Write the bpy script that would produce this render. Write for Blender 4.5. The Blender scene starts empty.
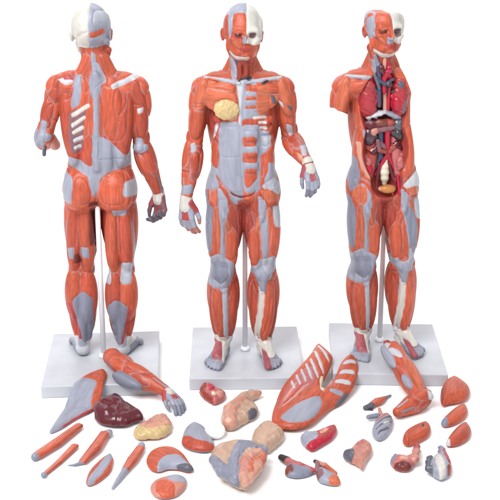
import bpy, math, random
import numpy as np

random.seed(4)
SC = bpy.context.scene
COL = bpy.context.collection

# ------------------------------------------------------------------ camera numbers (used to turn traced measurements into centimetres)
CAM_Y, CAM_Z, PITCH, FPX = -256.0, 114.0, math.radians(18.2), 1155.0     # cm, photo pixels

def ray(px, py):
    u, v = (px - 250) / FPX, (py - 250) / FPX
    c, s = math.cos(PITCH), math.sin(PITCH)
    return np.array([u, c - v * s, -s - v * c])

def ground(px, py, z=0.0):
    d = ray(px, py); t = (z - CAM_Z) / d[2]
    return np.array([d[0] * t, CAM_Y + d[1] * t, z])

# ------------------------------------------------------------------ colours
LIGHT = 1.6
def C(r, g, b):
    f = lambda c: ((c / 255 + .055) / 1.055) ** 2.4 if c > 10 else c / 255 / 12.92
    return np.array([f(r), f(g), f(b)]) / LIGHT
PAL = dict(
    O=C(222, 102, 72), O2=C(208, 90, 66), O3=C(230, 120, 86), R=C(200, 76, 78), D=C(128, 52, 46), DR=C(178, 70, 56),
    G=C(176, 180, 198), G2=C(150, 154, 174), G3=C(198, 203, 216), GD=C(104, 106, 120), W=C(236, 232, 224), WG=C(222, 226, 232),
    K=C(62, 54, 58), Y=C(234, 204, 146), P=C(236, 172, 150), P2=C(222, 150, 134), T=C(222, 184, 160), LV=C(108, 32, 46),
    CR=C(204, 30, 62), BV=C(74, 82, 112), PU=C(152, 106, 114), CA=C(194, 84, 76), BR=C(140, 70, 58), BO=C(214, 140, 74),
    GH=C(122, 112, 126), KD=C(92, 60, 76), SK=C(150, 118, 120), LR=C(196, 58, 68), FT=C(186, 96, 104), BC=np.array([.93, .93, .92]), PK=C(214, 120, 120), CREAM=C(250, 238, 214), TOP=C(222, 224, 230))
FIBRE = {'O': 1, 'O2': 1, 'O3': 1, 'R': .9, 'DR': .8, 'D': .5, 'CA': .5, 'G': .35, 'G2': .35, 'G3': .3, 'PK': .4}

# ------------------------------------------------------------------ implicit shapes
def nrm(v):
    v = np.asarray(v, float); return v / np.linalg.norm(v)

def cone(a, b, ra, rb, col='O', g='torso', k=.5, op='u'):
    return dict(t='c', a=np.array(a, float), b=np.array(b, float), ra=ra, rb=rb, col=col, g=g, k=k, op=op)

def ell(c, r, col='O', g='torso', k=.8, op='u', rot=None):
    return dict(t='e', c=np.array(c, float), r=np.array(r, float), col=col, g=g, k=k, op=op, R=rot)

def spindle(a, b, r, col='O', g='torso', k=.35, flat=None, side=(1, 0, 0), op='u'):
    a, b = np.array(a, float), np.array(b, float)
    w = nrm(b - a); s = np.array(side, float); s = nrm(s - w * np.dot(s, w)); n = np.cross(w, s)
    return dict(t='e', c=(a + b) / 2, r=np.array([r, flat or r, np.linalg.norm(b - a) / 2]), col=col, g=g, k=k, op=op,
                R=np.array([s, n, w]))

def plane_cut(c, n, col='P', g='head', k=.15):
    return dict(t='p', c=np.array(c, float), n=nrm(n), col=col, g=g, k=k, op='s')

def slab(poly, T, R, z0=0.0, dome=0.0, col='O', g='x', k=.3, arch=None):
    return dict(t='s', poly=np.array(poly, float), T=T, R=R, z0=z0, dome=dome, col=col, g=g, k=k, op='u', arch=arch)

def poly_dist(poly, x, y):
    """signed distance to a closed 2-D polygon, positive inside"""
    d = np.full(np.shape(x), 1e9); ins = np.zeros(np.shape(x), bool)
    n = len(poly)
    for i in range(n):
        x0, y0 = poly[i]; x1, y1 = poly[(i + 1) % n]
        ex, ey = x1 - x0, y1 - y0
        t = np.clip(((x - x0) * ex + (y - y0) * ey) / (ex * ex + ey * ey + 1e-12), 0, 1)
        d = np.minimum(d, (x - x0 - t * ex) ** 2 + (y - y0 - t * ey) ** 2)
        cr = (y0 > y) != (y1 > y)
        with np.errstate(divide='ignore', invalid='ignore'):
            xi = x0 + (y - y0) * ex / (ey if abs(ey) > 1e-12 else 1e-12)
        ins ^= cr & (x < xi)
    d = np.sqrt(d)
    return np.where(ins, d, -d)

def dist(p, x, y, z):
    if p['t'] == 'c':
        a, b = p['a'], p['b']; e = b - a; L = float(e @ e) + 1e-12
        t = np.clip(((x - a[0]) * e[0] + (y - a[1]) * e[1] + (z - a[2]) * e[2]) / L, 0, 1)
        return np.sqrt((x - a[0] - t * e[0]) ** 2 + (y - a[1] - t * e[1]) ** 2 + (z - a[2] - t * e[2]) ** 2) - (p['ra'] + (p['rb'] - p['ra']) * t)
    if p['t'] == 'e':
        c, r = p['c'], p['r']; dx, dy, dz = x - c[0], y - c[1], z - c[2]
        if p.get('R') is not None:
            R = p['R']
            dx, dy, dz = (R[0][0] * dx + R[0][1] * dy + R[0][2] * dz, R[1][0] * dx + R[1][1] * dy + R[1][2] * dz, R[2][0] * dx + R[2][1] * dy + R[2][2] * dz)
        k0 = np.sqrt((dx / r[0]) ** 2 + (dy / r[1]) ** 2 + (dz / r[2]) ** 2)
        k1 = np.sqrt((dx / r[0] ** 2) ** 2 + (dy / r[1] ** 2) ** 2 + (dz / r[2] ** 2) ** 2) + 1e-9
        return np.where(k0 < .02, -r.min(), k0 * (k0 - 1) / k1)
    if p['t'] == 'p':
        c, n = p['c'], p['n']
        return -((x - c[0]) * n[0] + (y - c[1]) * n[1] + (z - c[2]) * n[2])
    if p['t'] == 's':
        d = poly_dist(p['poly'], x + 0 * y, y + 0 * x)
        q = np.clip(d / p['R'], -3, 1)
        h = np.where(q > 0, p['T'] * np.sqrt(np.maximum(1 - (1 - q) ** 2, 0)), p['T'] * q * 2) + p['dome'] * np.clip(d, 0, None)
        z0 = p['z0']
        if p['arch'] is not None: z0 = z0 + p['arch'](x, y)
        return np.maximum((z - z0 - h) * .75, -(z - z0 + .35 * h))

def bounds(p, m):
    if p['t'] == 'c':
        return (np.minimum(p['a'] - p['ra'], p['b'] - p['rb']) - m, np.maximum(p['a'] + p['ra'], p['b'] + p['rb']) + m)
    if p['t'] == 'e':
        if p.get('R') is not None:
            e = np.sqrt(((p['R'].T * p['r']) ** 2).sum(1))
        else: e = p['r']
        return p['c'] - e - m, p['c'] + e + m
    if p['t'] == 's':
        q = p['poly']; hi = p['T'] * 1.1 + 3 * p['dome'] + p['z0'] + (4 if p['arch'] else 0)
        return np.array([q[:, 0].min(), q[:, 1].min(), p['z0'] - p['T'] * .5]) - m, np.array([q[:, 0].max(), q[:, 1].max(), hi]) + m
    return np.full(3, -1e6), np.full(3, 1e6)

def smin(a, b, k):
    h = np.maximum(k - np.abs(a - b), 0) / k
    return np.minimum(a, b) - h * h * k * .25

def surface_nets(F, o, h):
    s = F < 0
    cnt = np.zeros(np.array(F.shape) - 1, np.int8)
    sl = lambda i, j, k: (slice(i, F.shape[0] - 1 + i), slice(j, F.shape[1] - 1 + j), slice(k, F.shape[2] - 1 + k))
    for i in (0, 1):
        for j in (0, 1):
            for k in (0, 1): cnt += s[sl(i, j, k)]
    mixed = (cnt > 0) & (cnt < 8)
    I, J, K = np.nonzero(mixed)
    idx = np.full(mixed.shape, -1, np.int64); idx[I, J, K] = np.arange(len(I))
    pos = np.zeros((len(I), 3)); num = np.zeros(len(I))
    for ax in range(3):
        for u in (0, 1):
            for v in (0, 1):
                off = [0, 0, 0]; oth = [q for q in range(3) if q != ax]
                off[oth[0]], off[oth[1]] = u, v
                off2 = list(off); off2[ax] = 1
                a = F[I + off[0], J + off[1], K + off[2]]; b = F[I + off2[0], J + off2[1], K + off2[2]]
                m = (a < 0) != (b < 0)
                t = np.where(m, a / np.where(m, a - b, 1), 0)
                q = np.zeros((len(I), 3)); q[:, oth[0]] = u; q[:, oth[1]] = v; q[:, ax] = t
                pos += q * m[:, None]; num += m
    pos /= num[:, None]
    V = (np.stack([I, J, K], 1) + pos) * h + o
    Q = []
    n0, n1, n2 = F.shape
    for ax in range(3):
        b = [(1, n0 - 1), (1, n1 - 1), (1, n2 - 1)]; b[ax] = (0, F.shape[ax] - 1)
        A = s[b[0][0]:b[0][1], b[1][0]:b[1][1], b[2][0]:b[2][1]]
        b2 = [list(q) for q in b]; b2[ax] = [1, F.shape[ax]]
        B = s[b2[0][0]:b2[0][1], b2[1][0]:b2[1][1], b2[2][0]:b2[2][1]]
        for flip in (0, 1):
            m = (A & ~B) if not flip else (~A & B)
            i, j, k = np.nonzero(m)
            P = [i + b[0][0], j + b[1][0], k + b[2][0]]
            u, v = [(1, 2), (2, 0), (0, 1)][ax]
            def cell(du, dv):
                q = list(P); q[u] = q[u] + du; q[v] = q[v] + dv
                return idx[q[0], q[1], q[2]]
            quad = np.stack([cell(-1, -1), cell(0, -1), cell(0, 0), cell(-1, 0)], 1)
            Q.append(quad[:, ::-1] if flip else quad)
    return V, np.concatenate(Q)

def vnormals(V, Q):
    n = np.cross(V[Q[:, 2]] - V[Q[:, 0]], V[Q[:, 3]] - V[Q[:, 1]])
    N = np.zeros_like(V)
    for i in range(4): np.add.at(N, Q[:, i], n)
    return N / (np.linalg.norm(N, axis=1)[:, None] + 1e-12)

def smooth(V, Q, it=1, f=.5):
    for _ in range(it):
        S = np.zeros_like(V); c = np.zeros(len(V))
        for i in range(4):
            for j in (1, 3):
                np.add.at(S, Q[:, i], V[Q[:, (i + j) % 4]]); np.add.at(c, Q[:, i], 1)
        V = V + f * (S / c[:, None] - V)
    return V

def sculpt(prims, h, sm=2, lump=None):
    lo = np.min([bounds(p, .8)[0] for p in prims if p['op'] == 'u'], axis=0)
    hi = np.max([bounds(p, .8)[1] for p in prims if p['op'] == 'u'], axis=0)
    n = np.ceil((hi - lo) / h).astype(int) + 1
    F = np.full(n, 3.0, np.float32)
    ax = [lo[i] + h * np.arange(n[i]) for i in range(3)]
    for p in prims:
        a, b = bounds(p, max(p['k'] * 1.1, 3 * h, .8))
        i0 = np.clip(np.floor((a - lo) / h).astype(int), 0, n); i1 = np.clip(np.ceil((b - lo) / h).astype(int) + 1, 0, n)
        if (i1 <= i0).any(): continue
        S = tuple(slice(i0[q], i1[q]) for q in range(3))
        d = dist(p, ax[0][S[0]][:, None, None], ax[1][S[1]][None, :, None], ax[2][S[2]][None, None, :])
        F[S] = smin(F[S], d, p['k']) if p['op'] == 'u' else -smin(-F[S], d, p['k'])
    if lump is not None:
        F = F + lump(ax[0][:, None, None], ax[1][None, :, None], ax[2][None, None, :]).astype(np.float32)
    F[0], F[-1], F[:, 0], F[:, -1], F[:, :, 0], F[:, :, -1] = 3, 3, 3, 3, 3, 3
    V, Q = surface_nets(F, lo, h)
    V = smooth(V, Q, sm)
    N = vnormals(V, Q)
    # which shape each point belongs to
    sid = np.array([p.get('sid', 1000 + i) for i, p in enumerate(prims)])
    best = np.full(len(V), 1e9); second = np.full(len(V), 1e9); own = np.zeros(len(V), int)
    for i, p in enumerate(prims):
        if p['op'] == 'u':
            d = dist(p, V[:, 0], V[:, 1], V[:, 2]); m = d < best
            same = sid[own] == sid[i]                       # lengths of one strand leave no seam between them
            second = np.where(m, np.where(same, second, best), np.where(same, second, np.minimum(second, d))); best[m] = d[m]; own[m] = i
    global SEAM
    SEAM = second - best
    for i, p in enumerate(prims):
        if p['op'] == 's' and p['col']:
            m = dist(p, V[:, 0], V[:, 1], V[:, 2]) < .16
            own[m] = i
    return V, Q, N, own

def grain_of(prims, own, V, squash=.87):
    D = []
    for p in prims:
        if p['t'] == 'c': e = p['b'] - p['a']; D.append(nrm(e) if e @ e > 1e-6 else np.array([0, 0, 1.]))
        elif p['t'] == 'e' and p.get('R') is not None: D.append(p['R'][2])
        else: D.append(np.array([0, 0, 1.]))
    D = np.array(D)[own]
    return V - D * ((V * D).sum(1) * squash)[:, None]

def paint(prims, own, jitter=.07, seed=1):
    rng = np.random.RandomState(seed)
    tone = 1 + jitter * rng.uniform(-1, 1, len(prims))
    col = np.array([PAL[p['col'] or 'O'] * t for p, t in zip(prims, tone)])[own]
    amp = np.array([FIBRE.get(p['col'], 0) for p in prims])[own]
    return col, amp

def chaikin(p, n=2, w=.22):
    p = np.asarray(p, float)
    for _ in range(n):
        q = np.roll(p, -1, 0); p = np.stack([p * (1 - w) + q * w, p * w + q * (1 - w)], 1).reshape(-1, 2)
    return p

def wob(x, y, a=.035):
    return a * np.sin(2.1 * y + 1.3 * x) + a * .6 * np.sin(4.7 * x - 3.1 * y), a * np.sin(2.3 * x + .7 * y) + a * .6 * np.sin(5.3 * y + 1.9 * x)

def patch(V2, poly, colname, col, amp, mask, disp, depth=.1, width=.2, pale=0):
    idx = np.nonzero(mask)[0]
    if not len(idx): return
    p = np.asarray(poly)
    x, y = V2[idx, 0], V2[idx, 1]
    q = (x > p[:, 0].min() - 1) & (x < p[:, 0].max() + 1) & (y > p[:, 1].min() - 1) & (y < p[:, 1].max() + 1)
    idx, x, y = idx[q], x[q], y[q]
    if not len(idx): return
    wx, wy = wob(x, y)
    d = poly_dist(p, x + wx, y + wy)
    if colname:
        t = np.clip(d / .16 + .5, 0, 1)
        col[idx] = col[idx] * (1 - t[:, None]) + PAL[colname] * t[:, None]
        amp[idx] = amp[idx] * (1 - t) + FIBRE.get(colname, 0) * t
    elif pale:
        t = pale * np.exp(-(d / .1) ** 2)
        col[idx] = col[idx] * (1 - t[:, None]) + PAL['G3'] * t[:, None]
    disp[idx] = np.maximum(disp[idx], depth * np.exp(-(d / width) ** 2))

# ------------------------------------------------------------------ materials
def paint_material(name, rough=.42, bump=.25, spec=.35, fibre=1.0, scale=1.0):
    m = bpy.data.materials.new(name); m.use_nodes = True
    nt = m.node_tree; nt.nodes.clear(); N = nt.nodes.new; L = nt.links.new
    out = N('ShaderNodeOutputMaterial'); b = N('ShaderNodeBsdfPrincipled'); L(b.outputs[0], out.inputs[0])
    a = N('ShaderNodeAttribute'); a.attribute_name = 'paint'
    f = N('ShaderNodeAttribute'); f.attribute_name = 'grain'
    am = N('ShaderNodeAttribute'); am.attribute_name = 'streak'
    n1 = N('ShaderNodeTexNoise'); n1.inputs['Scale'].default_value = 2.6 * scale; n1.inputs['Detail'].default_value = 4; L(f.outputs['Vector'], n1.inputs['Vector'])
    n2 = N('ShaderNodeTexNoise'); n2.inputs['Scale'].default_value = .55 * scale; n2.inputs['Detail'].default_value = 3; L(f.outputs['Vector'], n2.inputs['Vector'])
    r1 = N('ShaderNodeMapRange'); r1.inputs[1].default_value = .36; r1.inputs[2].default_value = .64; r1.inputs[3].default_value = .80; r1.inputs[4].default_value = 1.14
    L(n1.outputs['Fac'], r1.inputs[0])
    r2 = N('ShaderNodeMapRange'); r2.inputs[1].default_value = .3; r2.inputs[2].default_value = .7; r2.inputs[3].default_value = .86; r2.inputs[4].default_value = 1.12
    L(n2.outputs['Fac'], r2.inputs[0])
    mm = N('ShaderNodeMath'); mm.operation = 'MULTIPLY'; L(r1.outputs[0], mm.inputs[0]); L(r2.outputs[0], mm.inputs[1])
    af = N('ShaderNodeMath'); af.operation = 'MULTIPLY'; af.inputs[1].default_value = fibre; L(am.outputs['Fac'], af.inputs[0])
    mx = N('ShaderNodeMix'); mx.data_type = 'FLOAT'; L(af.outputs[0], mx.inputs[0]); L(r2.outputs[0], mx.inputs[2]); L(mm.outputs[0], mx.inputs[3])
    vm = N('ShaderNodeVectorMath'); vm.operation = 'SCALE'; L(a.outputs['Color'], vm.inputs[0]); L(mx.outputs[0], vm.inputs['Scale'])
    L(vm.outputs[0], b.inputs['Base Color'])
    b.inputs['Roughness'].default_value = rough; b.inputs['Specular IOR Level'].default_value = spec
    bp = N('ShaderNodeBump'); bp.inputs['Strength'].default_value = bump; bp.inputs['Distance'].default_value = .0012
    L(n1.outputs['Fac'], bp.inputs['Height']); L(bp.outputs[0], b.inputs['Normal'])
    return m

def plain_material(name, col, rough=.5, spec=.4, mottle=.0, scale=30, bump=0):
    m = bpy.data.materials.new(name); m.use_nodes = True
    nt = m.node_tree; b = nt.nodes['Principled BSDF']; N = nt.nodes.new; L = nt.links.new
    b.inputs['Roughness'].default_value = rough; b.inputs['Specular IOR Level'].default_value = spec
    tc = N('ShaderNodeTexCoord'); n = N('ShaderNodeTexNoise'); n.inputs['Scale'].default_value = scale; n.inputs['Detail'].default_value = 5
    L(tc.outputs['Object'], n.inputs['Vector'])
    r = N('ShaderNodeMapRange'); r.inputs[1].default_value = .3; r.inputs[2].default_value = .7; r.inputs[3].default_value = 1 - mottle; r.inputs[4].default_value = 1 + mottle
    L(n.outputs['Fac'], r.inputs[0])
    vm = N('ShaderNodeVectorMath'); vm.operation = 'SCALE'; vm.inputs[0].default_value = tuple(col); L(r.outputs[0], vm.inputs['Scale'])
    L(vm.outputs[0], b.inputs['Base Color'])
    if bump:
        bp = N('ShaderNodeBump'); bp.inputs['Strength'].default_value = bump; bp.inputs['Distance'].default_value = .002
        L(n.outputs['Fac'], bp.inputs['Height']); L(bp.outputs[0], b.inputs['Normal'])
    return m

M_FLESH = paint_material('painted_muscle', .40, .5)
M_ORGAN = paint_material('painted_organ', .34, .35, .45, scale=1.0)
M_GLOSS = paint_material('glossy_organ', .18, .3, .6)
M_BONE = paint_material('painted_bone', .45, .3, .3, fibre=.3)
M_BASE = plain_material('base_laminate', C(222, 225, 234), .38, .4, .05, 26)
M_POLE = plain_material('pole_enamel', (.86, .87, .9), .25, .5, .01, 20)

def build(name, V, Q, N, col, amp, fib, parent=None, mat=None, origin=(0, 0, 0)):
    """V in cm; makes one mesh object in metres"""
    o3 = np.array(origin, float)
    used = np.unique(Q); mp = np.full(len(V), -1); mp[used] = np.arange(len(used))
    v = (V[used] - o3) * .01; q = mp[Q]
    me = bpy.data.meshes.new(name)
    me.vertices.add(len(v)); me.vertices.foreach_set('co', v.astype(np.float32).ravel())
    me.loops.add(q.size); me.loops.foreach_set('vertex_index', q.astype(np.int32).ravel())
    me.polygons.add(len(q)); me.polygons.foreach_set('loop_start', (np.arange(len(q)) * 4).astype(np.int32))
    me.polygons.foreach_set('use_smooth', np.ones(len(q), bool))
    me.update(calc_edges=True); me.validate()
    ca = me.attributes.new('paint', 'FLOAT_COLOR', 'POINT')
    ca.data.foreach_set('color', np.concatenate([col[used], np.ones((len(used), 1))], 1).astype(np.float32).ravel())
    ga = me.attributes.new('grain', 'FLOAT_VECTOR', 'POINT'); ga.data.foreach_set('vector', fib[used].astype(np.float32).ravel())
    sa = me.attributes.new('streak', 'FLOAT', 'POINT'); sa.data.foreach_set('value', amp[used].astype(np.float32))
    me.normals_split_custom_set_from_vertices([tuple(x) for x in N[used]])
    ob = bpy.data.objects.new(name, me); COL.objects.link(ob)
    me.materials.append(mat or M_FLESH)
    if parent is not None: ob.parent = parent
    return ob

def empty(name, loc, label, cat, group=None, rot=(0, 0, 0)):
    o = bpy.data.objects.new(name, None); COL.objects.link(o)
    o.empty_display_size = .02
    o.location = loc; o.rotation_euler = rot; tag(o, label, cat, group); return o

def tag(o, label, cat, group=None):
    o['label'] = label; o['category'] = cat
    if group: o['group'] = group

# ------------------------------------------------------------------ the anatomical figures
FIGS = {1: dict(X=-35.5, Y=2.5, back=True, lean=1.1), 2: dict(X=-1.6, Y=0.0, back=False, lean=0.0), 3: dict(X=32.6, Y=5.5, back=False, lean=-2.2)}

def trace(fig, px, py, ys):
    """photo measurement -> (x, z) in centimetres of the figure's own axes, on its plane y = ys"""
    f = FIGS[fig]; sg = -1 if f['back'] else 1
    d = ray(px, py); Yw = f['Y'] + sg * ys
    t = (Yw - CAM_Y) / d[1]
    X, Z = d[0] * t - f['X'], CAM_Z + d[2] * t - 3.0
    a = math.radians(f['lean']); X, Z = X * math.cos(a) - Z * math.sin(a), X * math.sin(a) + Z * math.cos(a)
    return (sg * X, Z)

def hand(P, wr, d, n, t, g, curl=(25, 35, 25), spread=.75, cols=('G', 'R', 'P'), size=1.0):
    """wr wrist, d towards the fingertips, n the way the palm faces, t the thumb side"""
    wr = np.array(wr, float); d = nrm(d); n = np.array(n, float); n = nrm(n - d * (n @ d)); t0 = np.cross(d, n)
    t = t0 if t0 @ np.array(t, float) > 0 else -t0
    S = size
    P.append(cone(wr - d * .5 * S, wr + d * 1.3 * S, 1.2 * S, 1.25 * S, 'W', g, .6))
    lens = [(1.55, 1.2, .95), (1.75, 1.35, 1.0), (1.6, 1.25, .95), (1.2, .95, .85)]
    for i in range(4):
        off = (1.5 - i) * spread * S
        kn = wr + d * (3.9 - .18 * abs(i - 1.2)) * S + t * off
        P.append(cone(wr + d * .8 * S + t * off * .5, kn, .78 * S, .58 * S, cols[1] if i in (1, 2) else cols[0], g, .5))
        p = kn; ang = 0
        for j in range(3):
            ang += math.radians(curl[j] * (1 + .12 * (i - 1)))
            q = p + (d * math.cos(ang) + n * math.sin(ang) + t * (1.5 - i) * .07) * lens[i][j] * S
            P.append(cone(p, q, (.58 - .04 * j) * S, (.54 - .06 * j) * S, cols[0] if j < 1 else cols[2], g, .16)); p = q
    th = wr + d * .7 * S + t * .8 * S
    m1 = th + (d * 1.5 + t * 1.0 + n * .7) * S
    m2 = m1 + (d * 1.35 + t * .35 + n * .45) * S
    m3 = m2 + (d * 1.1 - t * .05 + n * .3) * S
    P += [cone(th, m1, .85 * S, .62 * S, cols[1], g, .5), cone(m1, m2, .52 * S, .48 * S, cols[0], g, .2), cone(m2, m3, .47 * S, .36 * S, cols[2], g, .2)]

def swell(p, a, b, f):
    """thicken a shape about the axis a-b"""
    w = nrm(np.array(b, float) - np.array(a, float)); a = np.array(a, float)
    for key in ('a', 'b', 'c'):
        if key in p:
            d = p[key] - a; al = w * (d @ w); p[key] = a + al + (d - al) * f
    if 'r' in p: p['r'] = p['r'] * np.array([f, f, 1])
    else: p['ra'] *= f; p['rb'] *= f

def arm_prims(P, sh, el, wr, g, out, front, forearm=True, full=1.22):
    n0 = len(P)
    sh, el = np.array(sh, float), np.array(el, float); out, front = nrm(out), nrm(front)
    u = nrm(el - sh)
    P.append(cone(sh, el, 1.75, 1.45, 'O', g, .6))
    P.append(spindle(sh + u * 1.2 + front * .8, el - u * .3 + front * .45, 1.5, 'O', g, .3))                     # biceps
    P.append(spindle(sh + u * 1.5 - front * .9 + out * .2, el - u * 1.2 - front * .7 + out * .2, 1.5, 'O2', g, .3))   # triceps
    P.append(spindle(sh + u * 1.5 - front * .7 - out * .7, el - u * 1.6 - front * .6 - out * .5, 1.3, 'O', g, .3))
    P.append(spindle(el - u * 4.2 + out * .9, el + u * .6 + out * .7, .95, 'O2', g, .3))                        # brachialis
    P.append(ell(el - front * .7, (1.35, 1.2, 1.3), 'G', g, .5))                                                # olecranon tendon
    if not forearm:
        for p in P[n0:]: swell(p, sh, el, full)
        return
    wr = np.array(wr, float); v = nrm(wr - el); L = np.linalg.norm(wr - el)
    fo = nrm(out - v * (out @ v)); ff = np.cross(v, fo); ff = ff if ff @ front > 0 else -ff
    P.append(cone(el, el + v * L * .45, 1.55, 1.75, 'O2', g, .6)); P.append(cone(el + v * L * .45, wr, 1.75, 1.0, 'O', g, .6))
    for (o, f, r, c, s0, s1) in [(.95, .3, 1.25, 'O', -2.2, .62), (.5, -.9, 1.15, 'O2', -.3, .72), (-.4, -.95, 1.15, 'O', -.3, .75), (-1.0, .1, 1.25, 'O', -.4, .7), (-.2, .95, 1.2, 'O2', -.2, .75)]:
        P.append(spindle(el + v * s0 + fo * o + ff * f * .8, el + v * L * s1 + fo * o * .65 + ff * f * .65, r, c, g, .25))
    for k in range(3):
        P.append(cone(el + v * L * .6 + fo * (.9 - .8 * k) + ff * .7, wr + fo * (.6 - .55 * k) + ff * .45, .42, .3, 'G', g, .25))
        P.append(cone(el + v * L * .6 + fo * (.9 - .8 * k) - ff * .7, wr + fo * (.6 - .55 * k) - ff * .45, .42, .3, 'G2', g, .25))
    for i, p in enumerate(P[n0:]): swell(p, *((sh, el) if i < 6 else (el, wr)), full)

def head_prims(fig, yaw, roll, nod, piv):
    g = 'head'; P = []
    P += [ell((0, 1.0, 6.0), (4.15, 5.0, 4.95), 'G', g, 1), ell((0, -1.3, 3.0), (3.35, 3.5, 4.6), 'O', g, 1.6),
          ell((0, -2.5, .7), (2.5, 2.4, 1.5), 'O', g, 1.0), ell((0, -4.1, .25), (1.2, .9, .85), 'O3', g, .6),
          cone((-2.3, -3.75, 5.35), (2.3, -3.75, 5.35), .62, .62, 'O', g, .8)]
    P += [ell((s * 1.62, -5.05, 4.5), (1.15, 1.0, .78), 'DR' if s < 0 else 'SK', g, .35, 's') for s in (-1, 1)]
    P += [ell((1.65, -4.3, 4.4), (.85, 1.0, .62), 'SK', g, .3, 's')]
    P += [cone((-2.35, -4.25, 4.75), (-.95, -4.5, 4.85), .34, .3, 'O2', g, .25), cone((-2.3, -4.25, 4.1), (-1.0, -4.45, 4.05), .28, .26, 'O2', g, .25), ell((-1.62, -3.9, 4.45), (.95, .6, .6), 'DR', g, .1)]
    P += [cone((0, -4.4, 5.0), (0.0, -5.75, 3.05), .42, .55, 'O', g, .5), ell((-.5, -5.0, 2.75), (.5, .62, .42), 'O2', g, .3), ell((.5, -5.0, 2.75), (.5, .62, .42), 'O', g, .3),
          ell((0, -4.62, 1.5), (1.1, .5, .24), 'R', g, .2), ell((0, -4.56, 1.05), (.95, .5, .26), 'DR', g, .2), ell((0, -4.4, .55), (1.5, .6, .7), 'O2', g, .4), ell((0, -4.35, 2.05), (1.5, .6, .5), 'O', g, .4),
          spindle((-2.7, -3.6, 3.6), (-1.2, -4.6, 1.6), .62, 'O3', g, .3), spindle((2.7, -3.6, 3.6), (1.2, -4.6, 1.6), .62, 'O2', g, .3)]
    for s in (-1, 1):
        w = s > 0
        P += [ell((s * 2.55, -3.35, 3.35), (1.05, 1.0, .62), 'W' if w else 'O2', g, .5), spindle((s * 3.1, -1.7, 3.5), (s * 2.5, -.9, -.2), 1.0, 'O', g, .4),
              cone((s * 3.9, -.2, 3.6), (s * 2.9, -3.0, 3.5), .4, .45, 'WG' if w else 'O2', g, .4),
              spindle((s * 3.45, -.6, 3.4), (s * 3.45, -.3, 8.2), .8, 'WG' if w else 'O', g, .9, 2.0, (1, 0, 0)),
              cone((s * 2.5, -.4, .5), (s * .4, -4.0, -.25), .45, .45, 'W', g, .3),
              spindle((s * 4.2, .4, 2.5), (s * 4.55, .9, 5.3), .5, 'P2' if w else 'O2', g, .25, 1.0, (1, 0, 0)), ell((s * 4.7, .45, 3.95), (.35, .4, .7), 'DR', g, .2, 's')]
    if fig != 3: pass
    else: P += [plane_cut((0, 0, 8.5), (0, -.04, 1), None, g, .9)]
    cy, sy, cr, sr, cn, sn = math.cos(yaw), math.sin(yaw), math.cos(roll), math.sin(roll), math.cos(nod), math.sin(nod)
    Rz = np.array([[cy, -sy, 0], [sy, cy, 0], [0, 0, 1]]); Ry = np.array([[cr, 0, sr], [0, 1, 0], [-sr, 0, cr]]); Rx = np.array([[1, 0, 0], [0, cn, -sn], [0, sn, cn]])
    R = Rz @ Ry @ Rx; piv = np.array(piv, float)
    for p in P:
        if p['t'] == 'c': p['a'], p['b'] = R @ p['a'] + piv, R @ p['b'] + piv
        elif p['t'] == 'e':
            p['c'] = R @ p['c'] + piv; p['R'] = (p['R'] if p['R'] is not None else np.eye(3)) @ R.T
        elif p['t'] == 'p': p['c'], p['n'] = R @ p['c'] + piv, R @ p['n']
    return P, R, piv

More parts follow.
